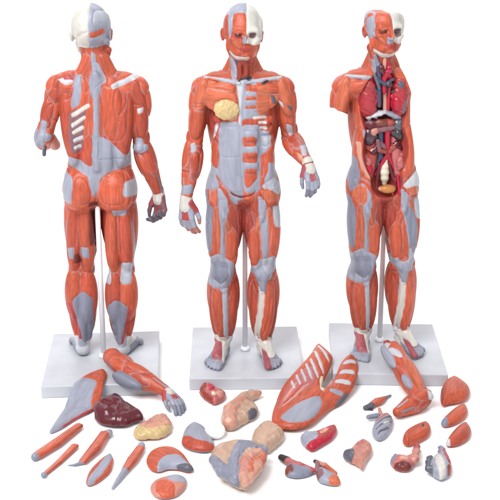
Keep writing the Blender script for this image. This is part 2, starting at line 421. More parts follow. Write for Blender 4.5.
def body_prims(fig):
    P = []; A = P.append
    # trunk
    A(ell((0, .4, 58.5), (6.6, 4.9, 10.2), 'O', 'torso', 1.5)); A(cone((-6.0, .7, 65.2), (6.0, .7, 65.2), 3.2, 3.2, 'O', 'torso', 2))
    A(ell((0, .1, 48.5), (6.35, 4.3, 9), 'O', 'torso', 2)); A(ell((0, .4, 42.3), (7.7, 4.7, 6.2), 'O', 'torso', 2))
    A(cone((0, 1.0, 66), (.8 if fig == 1 else -.1, .5, 73), 2.9, 2.6, 'O', 'torso', 1.2))
    A(cone((0, 3.9, 68), (0, 4.6, 47), .9, .9, 'G', 'torso', 1.0))
    for s in (-1, 1):
        A(cone((s * 1.5, 1.9, 71.5), (s * 3.4, 1.8, 67.3), 1.5, 1.6, 'O', 'torso', .8)); A(cone((s * 3.4, 1.8, 67.3), (s * 7.6, 1.2, 66.4), 1.6, 1.3, 'O', 'torso', .8))
        A(cone((s * 2.7, 1.0, 73.2), (s * .8, -2.1, 67.0), .75, .55, 'O2', 'torso', .3))
        A(cone((s * .9, -2.2, 73.0), (s * .7, -2.2, 67.5), .7, .6, 'DR', 'torso', .3))
        bare = fig == 3 and s > 0
        if not bare: A(cone((s * .9, -3.1, 66.6), (s * 4.5, -3.0, 67.2), .55, .44, 'G3', 'torso', .25))
        if not bare: A(cone((s * 4.5, -3.0, 67.2), (s * 8.4, -1.0, 67.4), .44, .38, 'G3', 'torso', .25))
        if fig != 3: A(spindle((s * 1.0, -4.2, 62.2), (s * (9.0 if s < 0 else 8.0), -1.7, 63.4), 3.0 if s < 0 else 2.6, 'O3', 'torso', .5 if s < 0 else 1.2, 1.3 if s < 0 else .9, (0, 0, 1)))
        if not bare: A(spindle((s * 1.6, -3.6, 65.6), (s * 8.2, -1.5, 64.6), 1.6, 'O', 'torso', .4, 1.2, (0, 0, 1)))
        A(spindle((s * (6.2 if fig == 3 else 7.0), 1.8, 65.5), (s * 5.0, 3.2, 47), 2.0 if fig == 3 else 2.2, 'O2', 'torso', .9, 2.6, (1, 0, 0)))
        A(spindle((s * 3.4, 3.6, 67.5), (s * 3.0, 3.9, 52), 2.6, 'O', 'torso', .5, 1.6, (1, 0, 0)))
        A(spindle((s * 2.0, 4.0, 57), (s * 2.0, 3.9, 44), 1.6, 'O2', 'torso', .5, 1.1, (1, 0, 0)))
        for k in range(0 if fig == 3 else 4):                                    # serratus and oblique digitations
            A(spindle((s * 6.5, -1.2 + .1 * k, 58.9 - 2.1 * k), (s * 4.7, -3.3, 57.2 - 2.1 * k), .85, 'O' if k % 2 else 'O2', 'torso', .45))
        A(spindle((s * 5.3, -1.0, 56.0), (s * 5.9, -.4, 42), 1.6, 'O', 'torso', 1.5, 2.9, (1, 0, 0)))
        if s < 0: A(ell((-1.9, -2.75, 50.5), (3.2, 2.0, 8.5), 'G', 'torso', 2))
        for k, z in enumerate((55.2, 51.6, 48.0) if s > 0 else ()):
            A(ell((s * 1.75, -3.95, z), (1.75, .95, 1.85), 'O' if s > 0 else 'G', 'torso', .35 if s > 0 else 2.2))
        A(spindle((s * 1.7, -3.7, 47), (s * .9, -3.6, 38.6), 1.75, 'O' if s > 0 else 'G', 'torso', .4, 1.0, (1, 0, 0)))
        # pelvis
        A(ell((s * 3.85, 2.9, 41.0), (4.1, 3.8, 5.3), 'O', 'torso', .9)); A(spindle((s * 6.1, .6, 46.5), (s * 7.0, .2, 37), 2.0, 'O2', 'torso', .8, 3.2, (1, 0, 0)))
        # legs
        n_leg = len(P)
        g = 'legL' if s > 0 else 'legR'
        A(cone((s * 4.4, .1, 41), (s * 4.65, -.2, 23), 3.75, 2.5, 'O2', g, .9))
        A(spindle((s * 6.6, -.4, 40.5), (s * 6.0, -.9, 22.8), 2.05, 'O', g, .35, 2.6, (1, 0, 0)))
        A(spindle((s * 5.6, -1.9, 41.5), (s * 4.75, -2.2, 23.6), 1.55, 'O3', g, .3, 1.6, (1, 0, 0)))
        A(spindle((s * 3.1, -1.6, 35), (s * 3.4, -1.7, 22.0), 1.75, 'O', g, .3, 1.9, (1, 0, 0)))
        A(cone((s * 6.7, -2.2, 43.0), (s * 4.3, -3.2, 36), .55, .75, 'O', g, .3)); A(cone((s * 4.3, -3.3, 36), (s * 2.3, -1.4, 28), .75, .6, 'O3', g, .3)); A(cone((s * 2.3, -1.4, 28), (s * 2.9, -.4, 20.5), .6, .5, 'O2', g, .3))
        A(spindle((s * 1.9, -1.0, 40.5), (s * 3.2, .6, 25), 2.0, 'DR', g, .5, 2.6, (1, 0, 0)))
        A(spindle((s * 5.4, 2.6, 39), (s * 6.2, 1.6, 20.5), 1.75, 'O2', g, .3, 2.0, (1, 0, 0)))
        A(spindle((s * 3.4, 2.6, 39), (s * 3.3, 1.7, 20.5), 1.75, 'O', g, .3, 2.0, (1, 0, 0)))
        A(spindle((s * 7.1, .3, 38), (s * 6.6, .3, 21), .9, 'G', g, .4, 1.6, (1, 0, 0)))
        A(ell((s * 4.75, .1, 21.3), (2.75, 2.5, 2.6), 'O2', g, 1)); A(ell((s * 4.75, -2.0, 21.9), (1.75, 1.25, 1.9), 'G', g, .6))
        A(cone((s * 4.75, -2.3, 20.5), (s * 4.75, -2.0, 17.6), .75, .6, 'G', g, .4))
        A(cone((s * 4.8, .2, 20.5), (s * 4.7, .7, 4.5), 2.45, 1.25, 'O2', g, .8))
        A(spindle((s * 6.2, 1.7, 22.5), (s * 5.9, 1.5, 8.5), 2.35, 'O', g, .3, 2.4, (1, 0, 0)))
        A(spindle((s * 3.4, 1.8, 22.2), (s * 3.7, 1.6, 8.0), 2.3, 'O2', g, .3, 2.4, (1, 0, 0)))
        A(spindle((s * 6.0, -1.0, 21.3), (s * 4.9, -.9, 4.5), 1.9, 'O', g, .3, 1.7, (1, 0, 0)))
        A(spindle((s * 7.0, .2, 20.5), (s * 6.0, .9, 4.0), 1.5, 'O2', g, .3, 1.4, (1, 0, 0)))
        A(spindle((s * 3.1, .4, 20.0), (s * 3.6, .8, 4.5), 1.6, 'O2', g, .3, 2.0, (1, 0, 0)))
        A(cone((s * 4.2, -2.0, 19.5), (s * 4.1, -.7, 5.5), .5, .42, 'WG', g, .25))
        A(cone((s * 4.75, 2.3, 12), (s * 4.75, 2.3, 2.2), 1.2, .75, 'G', g, .6))
        A(ell((s * 6.0, .9, 4.2), (.7, .8, 1.0), 'WG', g, .5)); A(ell((s * 3.5, .6, 4.6), (.7, .8, 1.0), 'WG', g, .5))
        # foot, toes turned a little out
        x0 = s * 4.75; dx = .27 * s
        F = lambda u, w, z: (x0 + w * s + u * dx, 1.2 - u, z)
        A(ell((x0, 1.7, 1.55), (1.5, 1.75, 1.6), 'WG', g, .6)); A(cone(F(.6, 0, 3.6), F(5.0, -.1, 1.7), 1.65, 1.15, 'W', g, .8))
        A(cone(F(1, .5, 1.3), F(5.6, .9, .9), 1.3, .9, 'G2', g, .8)); A(cone(F(1, -.4, 1.4), F(5.8, -.8, 1.0), 1.2, 1.0, 'G2', g, .8))
        for k in range(5):
            w = -1.4 + .74 * k; L = 9.4 - .1 * k - .28 * k * k * .6; r = .68 if k == 0 else .48
            A(cone(F(3.0, w * .5, 2.5 - .15 * k), F(6.3, w, 1.35 - .12 * k), .55, .5, 'FT' if k in (1, 2, 3) else 'G', g, .3))
            A(cone(F(6.3, w, 1.25 - .1 * k), F(L - .8, w * 1.12, .72), .55 if k else .72, r + .06, 'G', g, .25)); A(cone(F(L - .8, w * 1.12, .72), F(L - .1, w * 1.14, .55), r + .06, r - .05, 'G', g, .2))
        for p in P[n_leg:]:                                                     # set the legs apart, sturdier thighs and calves
            up = .5 if p['t'] == 'c' else .5
            for key in ('a', 'b', 'c'):
                if key in p:
                    zz = p[key][2]; w = np.interp(zz, [0, 3, 10, 20, 30, 42], [1.0, 1.0, .96, 1.0, .98, .97])
                    ax = np.interp(zz, [0, 3, 10, 21, 30, 42], [s * 4.75, s * 4.75, s * 4.75, s * 4.75, s * 4.6, s * 4.4])
                    sc = np.interp(zz, [0, 4, 12, 21, 30, 42], [1.18, 1.1, 1.1, 1.12, 1.16, 1.06])
                    p[key][0] = ax * w + (p[key][0] - ax) * sc; p[key][1] *= (sc if zz > 3 else 1.05)
            if 'r' in p: p['r'] = p['r'] * np.array([1.1, 1.1, 1.0])
            else: p['ra'] *= 1.1; p['rb'] *= 1.1
    # shoulders and arms
    def shoulder(s, g):
        A(ell((s * 8.9, .5, 64.4), (2.75, 2.7, 3.0), 'O', g, .9))
        A(spindle((s * 8.3, -1.4, 67.4), (s * 10.4, -.6, 58.2), 1.6, 'O3', g, .3)); A(spindle((s * 9.2, .6, 67.3), (s * 11.0, .4, 58.0), 1.9, 'O', g, .3, 1.9))
        A(spindle((s * 8.2, 2.4, 67.3), (s * 10.5, 1.2, 58.4), 1.6, 'O2', g, .3))
    if fig == 1:
        shoulder(-1, 'armR'); shoulder(1, 'armL')
        arm_prims(P, (-9.2, .5, 65), (-9.7, 1.0, 51.4), (-13.4, -2.0, 39.6), 'armR', (-1, 0, .1), (0, -1, 0))
        hand(P, (-13.4, -2.0, 39.6), (-.12, .1, -1), (.6, .9, 0), (.8, -.6, 0), 'armR', (34, 48, 40), cols=('PU', 'FT', 'GH'), size=1.1)
        arm_prims(P, (9.2, .5, 65), (12.0, 1.5, 53.6), None, 'armL', (1, 0, .1), (0, -1, 0), False)
        A(cone((12.0, 1.3, 53.4), (13.0, -2.6, 51.4), 2.0, 2.2, 'O', 'armL', .5)); A(spindle((12.9, 1.4, 56.0), (13.9, .2, 50.6), 1.3, 'G', 'armL', .3)); A(cone((10.8, .6, 52.6), (10.4, -1.6, 50.8), 1.3, 1.3, 'P2', 'armL', .3)); A(cone((12.4, .4, 52), (12.5, .9, 49.0), .55, .45, 'GD', 'armL', .3))
    if fig == 2:
        shoulder(-1, 'armR'); shoulder(1, 'armL')
        arm_prims(P, (-9.4, .4, 65), (-11.0, .6, 51.6), (-13.0, -1.6, 39.6), 'armR', (-1, -.2, .1), (0, -1, 0))
        hand(P, (-13.0, -1.6, 39.4), (.02, -.18, -1), (.45, 1, 0), (1, -.4, .1), 'armR', (22, 26, 22), .8, cols=('G', 'R', 'P2'), size=1.16)
        arm_prims(P, (9.2, .5, 65), (10.6, 2.6, 53.0), (14.4, -8.2, 49.4), 'armL', (1, 0, .1), (0, -1, 0))
        hand(P, (14.4, -8.2, 49.4), (.26, -.42, -.88), (-.3, .9, -.4), (-.95, -.2, 0), 'armL', (20, 30, 25), cols=('G', 'FT', 'G2'))
    if fig == 3:
        shoulder(-1, 'armR')
        A(cone((-9.2, .5, 65), (-10.2, .4, 57), 2.2, 2.0, 'O', 'armR', .5))
        A(dict(t='c', a=np.array([-11.6, 0, 50.6]), b=np.array([-11.6, 0, 55.9]), ra=3.2, rb=4.2, col='DR', g='armR', k=.2, op='s'))
        A(ell((12.3, 0, 71), (8.2, 9, 12), 'O3', 'cut', .5, 's')); A(ell((13.3, 0, 57), (6.9, 11, 16), 'O3', 'cut', .5, 's'))
        for c, r in (((-.35, -4.6, 60.2), (5.75, 6.1, 8.0)), ((0, -4.6, 50.5), (5.3, 5.8, 8.5)), ((.2, -4.0, 43.2), (3.7, 4.6, 4.6)), ((0, -4.5, 66.6), (2.6, 3.9, 3.4))):
            A(ell(c, r, 'CA', 'cav', .8, 's'))
    return P

# polygons traced from the photograph: (view, crop corner, scale, groups, surface plane, colour, points)
c1, c2, c3, c4, c5, c6 = ((200, 0), 5.556), ((180, 65), 5.556), ((235, 65), 5.556), ((195, 130), 5.556), ((195, 200), 5.556), ((195, 285), 5.556)
LEGS = 'legL legR torso'
FRONT_HEAD = [
    (c1, 'head', -3.5, 'G', [(150, 120), (165, 60), (200, 20), (258, 5), (259, 68), (195, 76), (178, 110), (172, 200), (158, 215)]),
    (c1, 'head', -3.5, 'O', [(186, 78), (258, 70), (260, 200), (180, 205), (180, 110)]),
    (c1, 'head', -3.5, 'O2', [(105, 90), (150, 78), (152, 120), (158, 215), (100, 215)]),
    (c1, 'head', -3.5, 'W', [(259, -10), (360, 30), (380, 140), (340, 200), (330, 260), (290, 245), (258, 235), (268, 200), (258, 180)]),
    (c1, 'head', -3.5, 'SK', [(278, 188), (310, 188), (310, 206), (290, 211), (276, 204)]),
    (c1, 'head', -3.5, 'G', [(238, 195), (258, 200), (262, 240), (236, 248)]),
    (c1, 'head', -3.5, 'D', [(188, 182), (232, 186), (228, 204), (192, 202)]),
    (c1, 'head torso', -3.0, 'W', [(158, 282), (198, 312), (275, 312), (275, 332), (200, 334), (162, 300)]),
    (c1, 'torso head', -2.0, 'G', [(160, 318), (186, 330), (200, 370), (206, 432), (176, 436), (166, 380)]),
    (c1, 'torso', -2.5, 'BV', [(186, 330), (212, 340), (204, 372)]),
    (c1, 'torso', -2.5, 'DR', [(212, 345), (270, 345), (285, 420), (215, 440)]),
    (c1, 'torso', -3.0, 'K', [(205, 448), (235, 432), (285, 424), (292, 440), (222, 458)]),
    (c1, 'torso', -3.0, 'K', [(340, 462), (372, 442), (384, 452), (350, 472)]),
]
FRONT_TORSO = [
    (c2, 'torso', -4, 'O3', [(100, 90), (180, 75), (260, 110), (315, 140), (320, 240), (190, 250), (150, 200)]),
    (c2, 'torso', -4, 'P', [(196, 205), (256, 188), (312, 232), (322, 290), (290, 312), (206, 290), (186, 246)]),
    (c2, 'torso', -4, 'WG', [(308, 95), (380, 85), (360, 160), (350, 300), (345, 330), (325, 330), (328, 200)]),
    (c2, 'torso', -4, 'G', [(215, 322), (310, 310), (340, 328), (342, 510), (212, 510)]),
    (c4, 'torso', -4, 'G', [(136, -20), (252, -20), (256, 200), (268, 345), (200, 345), (150, 300), (108, 240), (130, 200), (136, 100)]),
    (c2, 'torso', -2, 'R', [(160, 240), (200, 300), (222, 330), (215, 360), (180, 400), (172, 330)]),
    (c2, 'torso', -2, 'WG', [(196, 320), (214, 320), (200, 380), (180, 410)]),
    (c4, LEGS, -1, 'G', [(60, 180), (130, 200), (112, 240), (140, 300), (92, 320), (50, 330), (40, 240)]),
    (c4, LEGS, -1, 'G2', [(40, 320), (66, 330), (70, 400), (100, 420), (92, 510), (30, 510)]),
    # the deep side: costal cartilages, exposed ribs and the rectus blocks
    (c3, 'torso', -4, 'G', [(40, 90), (118, 90), (122, 270), (190, 280), (195, 470), (120, 520), (30, 520), (30, 300)]),
    (c3, 'torso', -4, 'O', [(58, 112), (180, 108), (178, 148), (60, 148)]), (c3, 'torso', -4, 'O', [(58, 172), (118, 172), (118, 194), (56, 194)]), (c3, 'torso', -4, 'O', [(56, 226), (118, 222), (122, 242), (54, 242)]),
    (c3, 'torso', -4, 'O3', [(122, 120), (192, 110), (196, 280), (124, 282)]),
    (c3, 'torso', -4, 'O2', [(150, 285), (195, 280), (196, 372), (128, 366), (40, 366), (40, 300), (100, 296)]),
    (c3, 'torso', -4, 'W', [(98, 286), (172, 286), (176, 300), (104, 302)]), (c3, 'torso', -4, 'W', [(130, 314), (176, 314), (178, 330), (132, 332)]), (c3, 'torso', -4, 'W', [(132, 345), (178, 344), (178, 360), (134, 362)]),
    (c4, 'torso', -4, 'G', [(250, -30), (362, -30), (366, 120), (362, 345), (266, 348)]),
    (c4, 'torso', -4, 'O', [(262, 38), (330, 34), (350, 60), (340, 88), (264, 88)]), (c4, 'torso', -4, 'O', [(264, 124), (340, 122), (352, 150), (346, 180), (266, 178)]),
    (c4, 'torso', -4, 'O', [(276, 214), (346, 212), (348, 270), (320, 300), (292, 322), (274, 300)]),
    (c4, 'torso', -2, 'G3', [(362, 28), (425, 20), (425, 88), (372, 84)]), (c4, LEGS, -1, 'G', [(408, 160), (450, 190), (460, 300), (400, 300), (382, 270), (404, 220)]),
    (c4, LEGS, -1, 'G3', [(372, 290), (445, 250), (480, 310), (470, 360), (430, 320), (390, 322)]),
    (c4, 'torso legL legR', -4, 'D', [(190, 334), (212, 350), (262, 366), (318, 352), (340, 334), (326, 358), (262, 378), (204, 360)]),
]
k7, k8 = ((165, 150), 5.556), ((270, 120), 6.25)
FRONT_ARMS = [
    (c3, 'armL torso', 0, 'GD', [(196, 150), (218, 160), (236, 200), (212, 206)]), (c3, 'armL', 0, 'GD', [(286, 204), (322, 236), (320, 252), (294, 228)]), (c3, 'armL', 0, 'WG', [(226, 180), (262, 200), (270, 226), (244, 218)]),
    (c3, 'armL', 1, 'G3', [(284, 318), (318, 330), (324, 372), (300, 388), (280, 350)]), (k8, 'armL', -3, 'G3', [(184, 150), (226, 150), (230, 190), (196, 196)]), (k8, 'armL', -4, 'P', [(160, 190), (198, 196), (196, 236), (172, 224)]),
    (c2, 'armR', 0, 'G3', [(56, 432), (88, 424), (94, 470), (64, 480)]), (k7, 'armR', -1, 'G', [(96, 190), (158, 180), (158, 236), (80, 236)]),
    (c2, 'armR', 0, None, [(50, 210), (140, 205), (120, 225), (60, 230)]), (k7, 'armR', -1, None, [(124, 0), (150, 0), (140, 180), (128, 180)]),
]
FRONT_LEGS = [
    (c4, LEGS, -3, 'DR', [(234, 384), (312, 380), (304, 510), (240, 510)]),
    (c5, LEGS, -2, 'DR', [(244, -10), (300, -10), (282, 140), (250, 130)]),
    (c4, LEGS, -3, 'O3', [(70, 340), (118, 320), (130, 360), (110, 420), (76, 400)]),
    (c4, LEGS, -3, 'G', [(118, 318), (142, 320), (180, 380), (190, 440), (172, 510), (136, 510), (130, 380)]),
    (c5, LEGS, -2.5, 'G', [(134, -10), (172, -10), (166, 200), (170, 318), (140, 312), (146, 150)]),
    (c5, LEGS, -1.0, 'G2', [(20, -10), (70, -10), (98, 70), (90, 290), (40, 260)]),
    (c5, LEGS, -2.5, None, [(172, 0), (240, 40), (240, 320), (190, 330), (170, 300)]), (c5, LEGS, -2.5, None, [(100, 60), (144, 60), (140, 300), (92, 300)]),
    (c5, LEGS, -2.5, 'G', [(84, 312), (140, 290), (176, 322), (218, 342), (222, 400), (192, 494), (60, 494), (66, 400)]),
    (c5, LEGS, -2.8, 'G2', [(100, 350), (180, 350), (190, 430), (140, 470), (92, 440)]),
    (c4, LEGS, -3, 'O3', [(360, 330), (400, 320), (470, 370), (470, 400), (420, 410), (380, 370)]),
    (c4, LEGS, -3, 'G', [(350, 360), (372, 368), (396, 420), (396, 510), (356, 510), (352, 420)]),
    (c5, LEGS, -2.5, 'G', [(352, -10), (392, -10), (408, 150), (408, 312), (374, 322), (362, 150)]),
    (c5, LEGS, -1.0, 'G3', [(430, 20), (480, 30), (480, 150), (440, 130)]),
    (c5, LEGS, -2.5, None, [(284, 60), (350, 60), (362, 300), (356, 355), (304, 362), (290, 280)]), (c5, LEGS, -2.5, None, [(410, 60), (460, 120), (452, 300), (412, 310)]),
    (c5, LEGS, -2.5, 'G', [(362, 320), (450, 306), (450, 400), (404, 430), (398, 510), (362, 510), (336, 430), (302, 400), (304, 366), (340, 362)]),
    (c5, LEGS, -2.8, 'G3', [(372, 326), (436, 316), (434, 380), (396, 400), (376, 370)]),
    (c6, 'legL legR', -2, 'G3', [(150, 10), (182, 10), (188, 150), (188, 290), (160, 290), (156, 150)]),
    (c6, 'legL legR', -2, 'W', [(352, 30), (388, 30), (380, 150), (356, 280), (332, 320), (326, 270), (346, 150)]),
    (c6, 'legL legR', -2, None, [(76, 30), (128, 30), (135, 290), (104, 290)]), (c6, 'legL legR', -2, None, [(388, 30), (430, 30), (410, 180), (380, 290), (350, 320)]),
    (c6, 'legL legR', -2.5, 'W', [(90, 300), (176, 296), (180, 346), (90, 344)]), (c6, 'legL legR', -2.5, 'W', [(308, 336), (410, 326), (410, 374), (330, 384)]),
    (c6, 'legL legR', -5, 'FT', [(82, 348), (150, 340), (152, 400), (104, 408), (78, 380)]), (c6, 'legL legR', -5, 'W', [(154, 336), (178, 350), (182, 408), (162, 436), (152, 400)]),
    (c6, 'legL legR', -5, 'FT', [(364, 374), (396, 376), (434, 430), (388, 436)]), (c6, 'legL legR', -5, 'W', [(324, 372), (350, 380), (366, 440), (346, 440)]),
]
d4, d5 = ((340, 130), 5.556), ((340, 200), 5.556)
d1 = ((340, 0), 5.556)
FIG3_EXTRA = [
    (d1, 'head', -3.5, 'O', [(190, 70), (276, 70), (278, 200), (184, 205)]), (d1, 'head', -3.5, 'O2', [(110, 80), (150, 75), (160, 215), (100, 220)]),
    (d1, 'head', -3.5, 'G', [(150, 110), (190, 78), (184, 200), (166, 218), (148, 190)]),
    (d1, 'head', -3.5, 'W', [(277, 50), (400, 60), (400, 170), (352, 205), (346, 254), (302, 238), (278, 222), (284, 200)]),
    (d1, 'head', -3.5, 'SK', [(290, 166), (336, 164), (336, 196), (306, 206), (290, 196)]), (d1, 'head', -3.5, 'G', [(246, 200), (276, 204), (284, 236), (246, 240)]),
    (d1, 'head', -3.5, 'D', [(202, 166), (248, 168), (244, 184), (206, 184)]), (d1, 'head torso', -3, 'W', [(176, 268), (226, 298), (312, 290), (312, 310), (228, 322), (180, 292)]),
    (d1, 'head torso', -2, 'G', [(170, 330), (206, 340), (226, 400), (220, 450), (190, 430), (176, 380)]),
    (d4, 'torso legR', -1, 'G2', [(30, 130), (78, 140), (100, 250), (60, 320), (40, 330)]),
    (d4, 'legR torso', -2.5, 'O3', [(60, 330), (130, 290), (140, 380), (110, 410), (64, 380)]),
    (d4, 'torso', -3, 'P', [(78, 60), (104, 60), (108, 150), (150, 220), (200, 290), (180, 300), (110, 220), (86, 150)]),
    (d4, 'torso legL', -1, 'WG', [(330, 290), (420, 220), (460, 260), (460, 330), (420, 300), (350, 310)]),
    (d5, 'legL torso', -2.5, 'G2', [(346, 60), (370, 20), (402, 60), (430, 150), (426, 260), (400, 310), (372, 180)]),
    (d5, 'legL torso', -2.5, 'O', [(300, 60), (340, 60), (372, 250), (380, 330), (330, 340), (296, 300)]),
]
b1, b2, b3, b4, b5, b6 = ((50, 0), 5.556), ((30, 65), 5.556), ((80, 65), 5.556), ((55, 140), 5.556), ((55, 220), 5.556), ((55, 275), 5.556)
BACK = [
    (b1, 'head', 5, 'W', [(60, -40), (214, -40), (220, 150), (214, 270), (170, 300), (60, 300)]),
    (b1, 'head', 5, 'G', [(214, -40), (400, -40), (330, 150), (340, 260), (240, 300), (214, 270)]),
    (b1, 'head', 5, 'G3', [(240, 60), (300, 70), (310, 130), (240, 130)]),
    (b1, 'head', 5, 'O', [(218, 184), (300, 158), (304, 190), (224, 216)]),
    (b1, 'head', 5, 'O2', [(330, 130), (350, 120), (372, 180), (350, 250), (330, 230)]),
    (b1, 'head', 5, None, [(212, 170), (190, 185), (178, 180), (160, 205), (150, 200), (132, 235), (136, 238), (154, 206), (163, 210), (180, 186), (192, 190), (212, 175)]),
    (b1, 'torso', 3.5, 'G', [(226, 285), (250, 300), (262, 390), (320, 452), (260, 475), (240, 510), (226, 510), (232, 400)]),
    (b1, 'torso', 3.5, None, [(172, 300), (222, 290), (226, 510), (180, 510)]),
    (b2, 'torso', 4, 'G', [(346, -10), (376, -10), (424, 84), (386, 104), (388, 300), (388, 510), (358, 510), (354, 150), (338, 60)]),
    (b2, 'torso armL', 3.5, 'G', [(246, 60), (288, 50), (290, 130), (284, 206), (234, 244), (226, 180)]),
    (b2, 'torso armL', 3.0, 'WG', [(150, 78), (210, 66), (244, 88), (200, 112)]), (b2, 'torso armL', 2.5, 'R', [(180, 52), (250, 48), (246, 76), (190, 78)]),
    (b2, 'torso', 3.2, 'PU', [(222, 250), (322, 218), (306, 330), (296, 470), (236, 490), (218, 380)]),
    (b2, 'torso', 3.2, 'W', [(232, 262), (332, 202), (344, 222), (240, 286)]), (b2, 'torso', 3.2, 'W', [(232, 318), (312, 268), (318, 286), (240, 342)]), (b2, 'torso', 3.2, 'W', [(238, 362), (302, 322), (308, 342), (248, 380)]),
    (b2, 'torso', 3.2, 'WG', [(244, 406), (300, 378), (302, 400), (254, 424)]), (b2, 'torso', 3.2, 'WG', [(246, 446), (286, 430), (288, 450), (254, 464)]),
    (b2, 'armL', 2, 'G', [(66, 296), (104, 306), (86, 430), (66, 480), (10, 460), (50, 380)]),
    (b2, 'armL torso', 2.5, 'O2', [(120, 120), (190, 130), (250, 110), (232, 180), (150, 190), (100, 200)]), (b2, 'armL', 2.5, None, [(95, 215), (185, 200), (180, 300), (110, 310)]),
    (b3, 'torso armR', 3.2, 'WG', [(172, 104), (318, 46), (334, 66), (252, 106), (184, 132)]),
    (b3, 'torso', 4, None, [(110, 100), (180, 130), (250, 110), (270, 200), (262, 420), (160, 420), (112, 390)]), (b3, 'torso armR', 3.5, None, [(190, 135), (260, 112), (262, 230), (200, 300)]),
    (b3, 'armR', 2, 'WG', [(316, 236), (356, 228), (352, 258), (324, 262)]), (b3, 'armR', 2, 'G', [(304, 404), (352, 400), (358, 472), (310, 486)]),
    (b3, 'torso', 4, 'G', [(112, 396), (162, 428), (232, 480), (270, 520), (60, 520), (82, 420)]),
    (b4, LEGS, 4, 'G', [(214, -20), (280, -20), (392, 84), (440, 80), (440, 150), (396, 160), (302, 172), (252, 212), (238, 292), (216, 312), (200, 240), (180, 190), (100, 158), (60, 150), (60, 100), (92, 92), (140, 112), (206, 150), (232, 60)]),
    (b4, LEGS, 2, 'G', [(40, 170), (112, 190), (102, 340), (40, 330)]), (b4, LEGS, 2, 'G3', [(392, 210), (470, 220), (470, 310), (388, 292)]),
    (b4, LEGS, 4, None, [(104, 190), (180, 192), (212, 300), (200, 345), (110, 352)]), (b4, LEGS, 4, None, [(246, 230), (310, 178), (394, 170), (392, 300), (400, 350), (246, 350)]),
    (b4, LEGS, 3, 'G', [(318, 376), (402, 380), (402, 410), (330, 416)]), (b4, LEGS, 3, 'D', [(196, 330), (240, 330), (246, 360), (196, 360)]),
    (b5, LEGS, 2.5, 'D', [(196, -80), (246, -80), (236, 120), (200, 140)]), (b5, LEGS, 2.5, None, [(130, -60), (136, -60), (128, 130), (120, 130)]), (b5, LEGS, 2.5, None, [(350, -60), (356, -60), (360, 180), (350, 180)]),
    (b5, 'legL legR', 2.5, 'G', [(70, 150), (112, 134), (112, 204), (80, 206)]), (b5, 'legL legR', 2.5, 'G', [(144, 138), (194, 138), (198, 202), (150, 198)]),
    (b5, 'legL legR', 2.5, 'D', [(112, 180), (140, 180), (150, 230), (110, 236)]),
    (b5, 'legL legR', 2.5, 'G3', [(270, 256), (312, 270), (314, 346), (276, 346)]), (b5, 'legL legR', 2.5, 'G3', [(368, 230), (430, 226), (430, 344), (364, 346)]),
    (b6, 'legL legR', 3, 'G2', [(96, 132), (160, 78), (218, 122), (214, 300), (204, 376), (158, 376), (126, 250)]), (b6, 'legL legR', 3, 'G2', [(286, 172), (340, 124), (412, 172), (398, 260), (376, 384), (338, 392), (316, 320)]),
    (b6, 'legL legR', 2, 'R', [(66, 140), (96, 134), (128, 250), (158, 340), (134, 350), (100, 250)]), (b6, 'legL legR', 2, 'R', [(410, 172), (434, 180), (414, 260), (384, 370), (366, 380), (396, 260)]),
]

def rounded_box(name, sx, sy, sz, bev, mat, parent, loc=(0, 0, 0)):
    import bmesh
    bm = bmesh.new(); bmesh.ops.create_cube(bm, size=1)
    for v in bm.verts: v.co.x *= sx; v.co.y *= sy; v.co.z = v.co.z * sz + sz / 2
    bmesh.ops.bevel(bm, geom=list(bm.edges), offset=bev, segments=3, affect='EDGES', profile=.5)
    me = bpy.data.meshes.new(name); bm.to_mesh(me); bm.free(); me.materials.append(mat)
    for p in me.polygons: p.use_smooth = False
    o = bpy.data.objects.new(name, me); COL.objects.link(o); o.parent = parent; o.location = loc; return o

def lathe(name, prof, mat, parent, loc=(0, 0, 0), n=40):
    vs, fs = [], []
    for r, z in prof:
        for i in range(n): vs.append((r * math.cos(2 * math.pi * i / n), r * math.sin(2 * math.pi * i / n), z))
    for k in range(len(prof) - 1):
        for i in range(n): fs.append((k * n + i, k * n + (i + 1) % n, (k + 1) * n + (i + 1) % n, (k + 1) * n + i))
    fs.append(tuple(range(n - 1, -1, -1))); fs.append(tuple((len(prof) - 1) * n + i for i in range(n)))
    me = bpy.data.meshes.new(name); me.from_pydata(vs, [], fs); me.materials.append(mat)
    for p in me.polygons: p.use_smooth = len(p.vertices) == 4
    o = bpy.data.objects.new(name, me); COL.objects.link(o); o.parent = parent; o.location = loc; return o

def organ(name, prims, parent, mat=None, h=.16, lump=None, sm=2, grain=None, seed=3, shade=None):
    V, Q, N, own = sculpt(prims, h, sm, lump)
    col, amp = paint(prims, own, .06, seed)
    if shade is not None: shade(V, N, col, amp)
    fib = V * np.array(grain if grain is not None else (1, 1, .5))
    return build(name, V, Q, N, col, amp, fib, parent, mat or M_ORGAN)

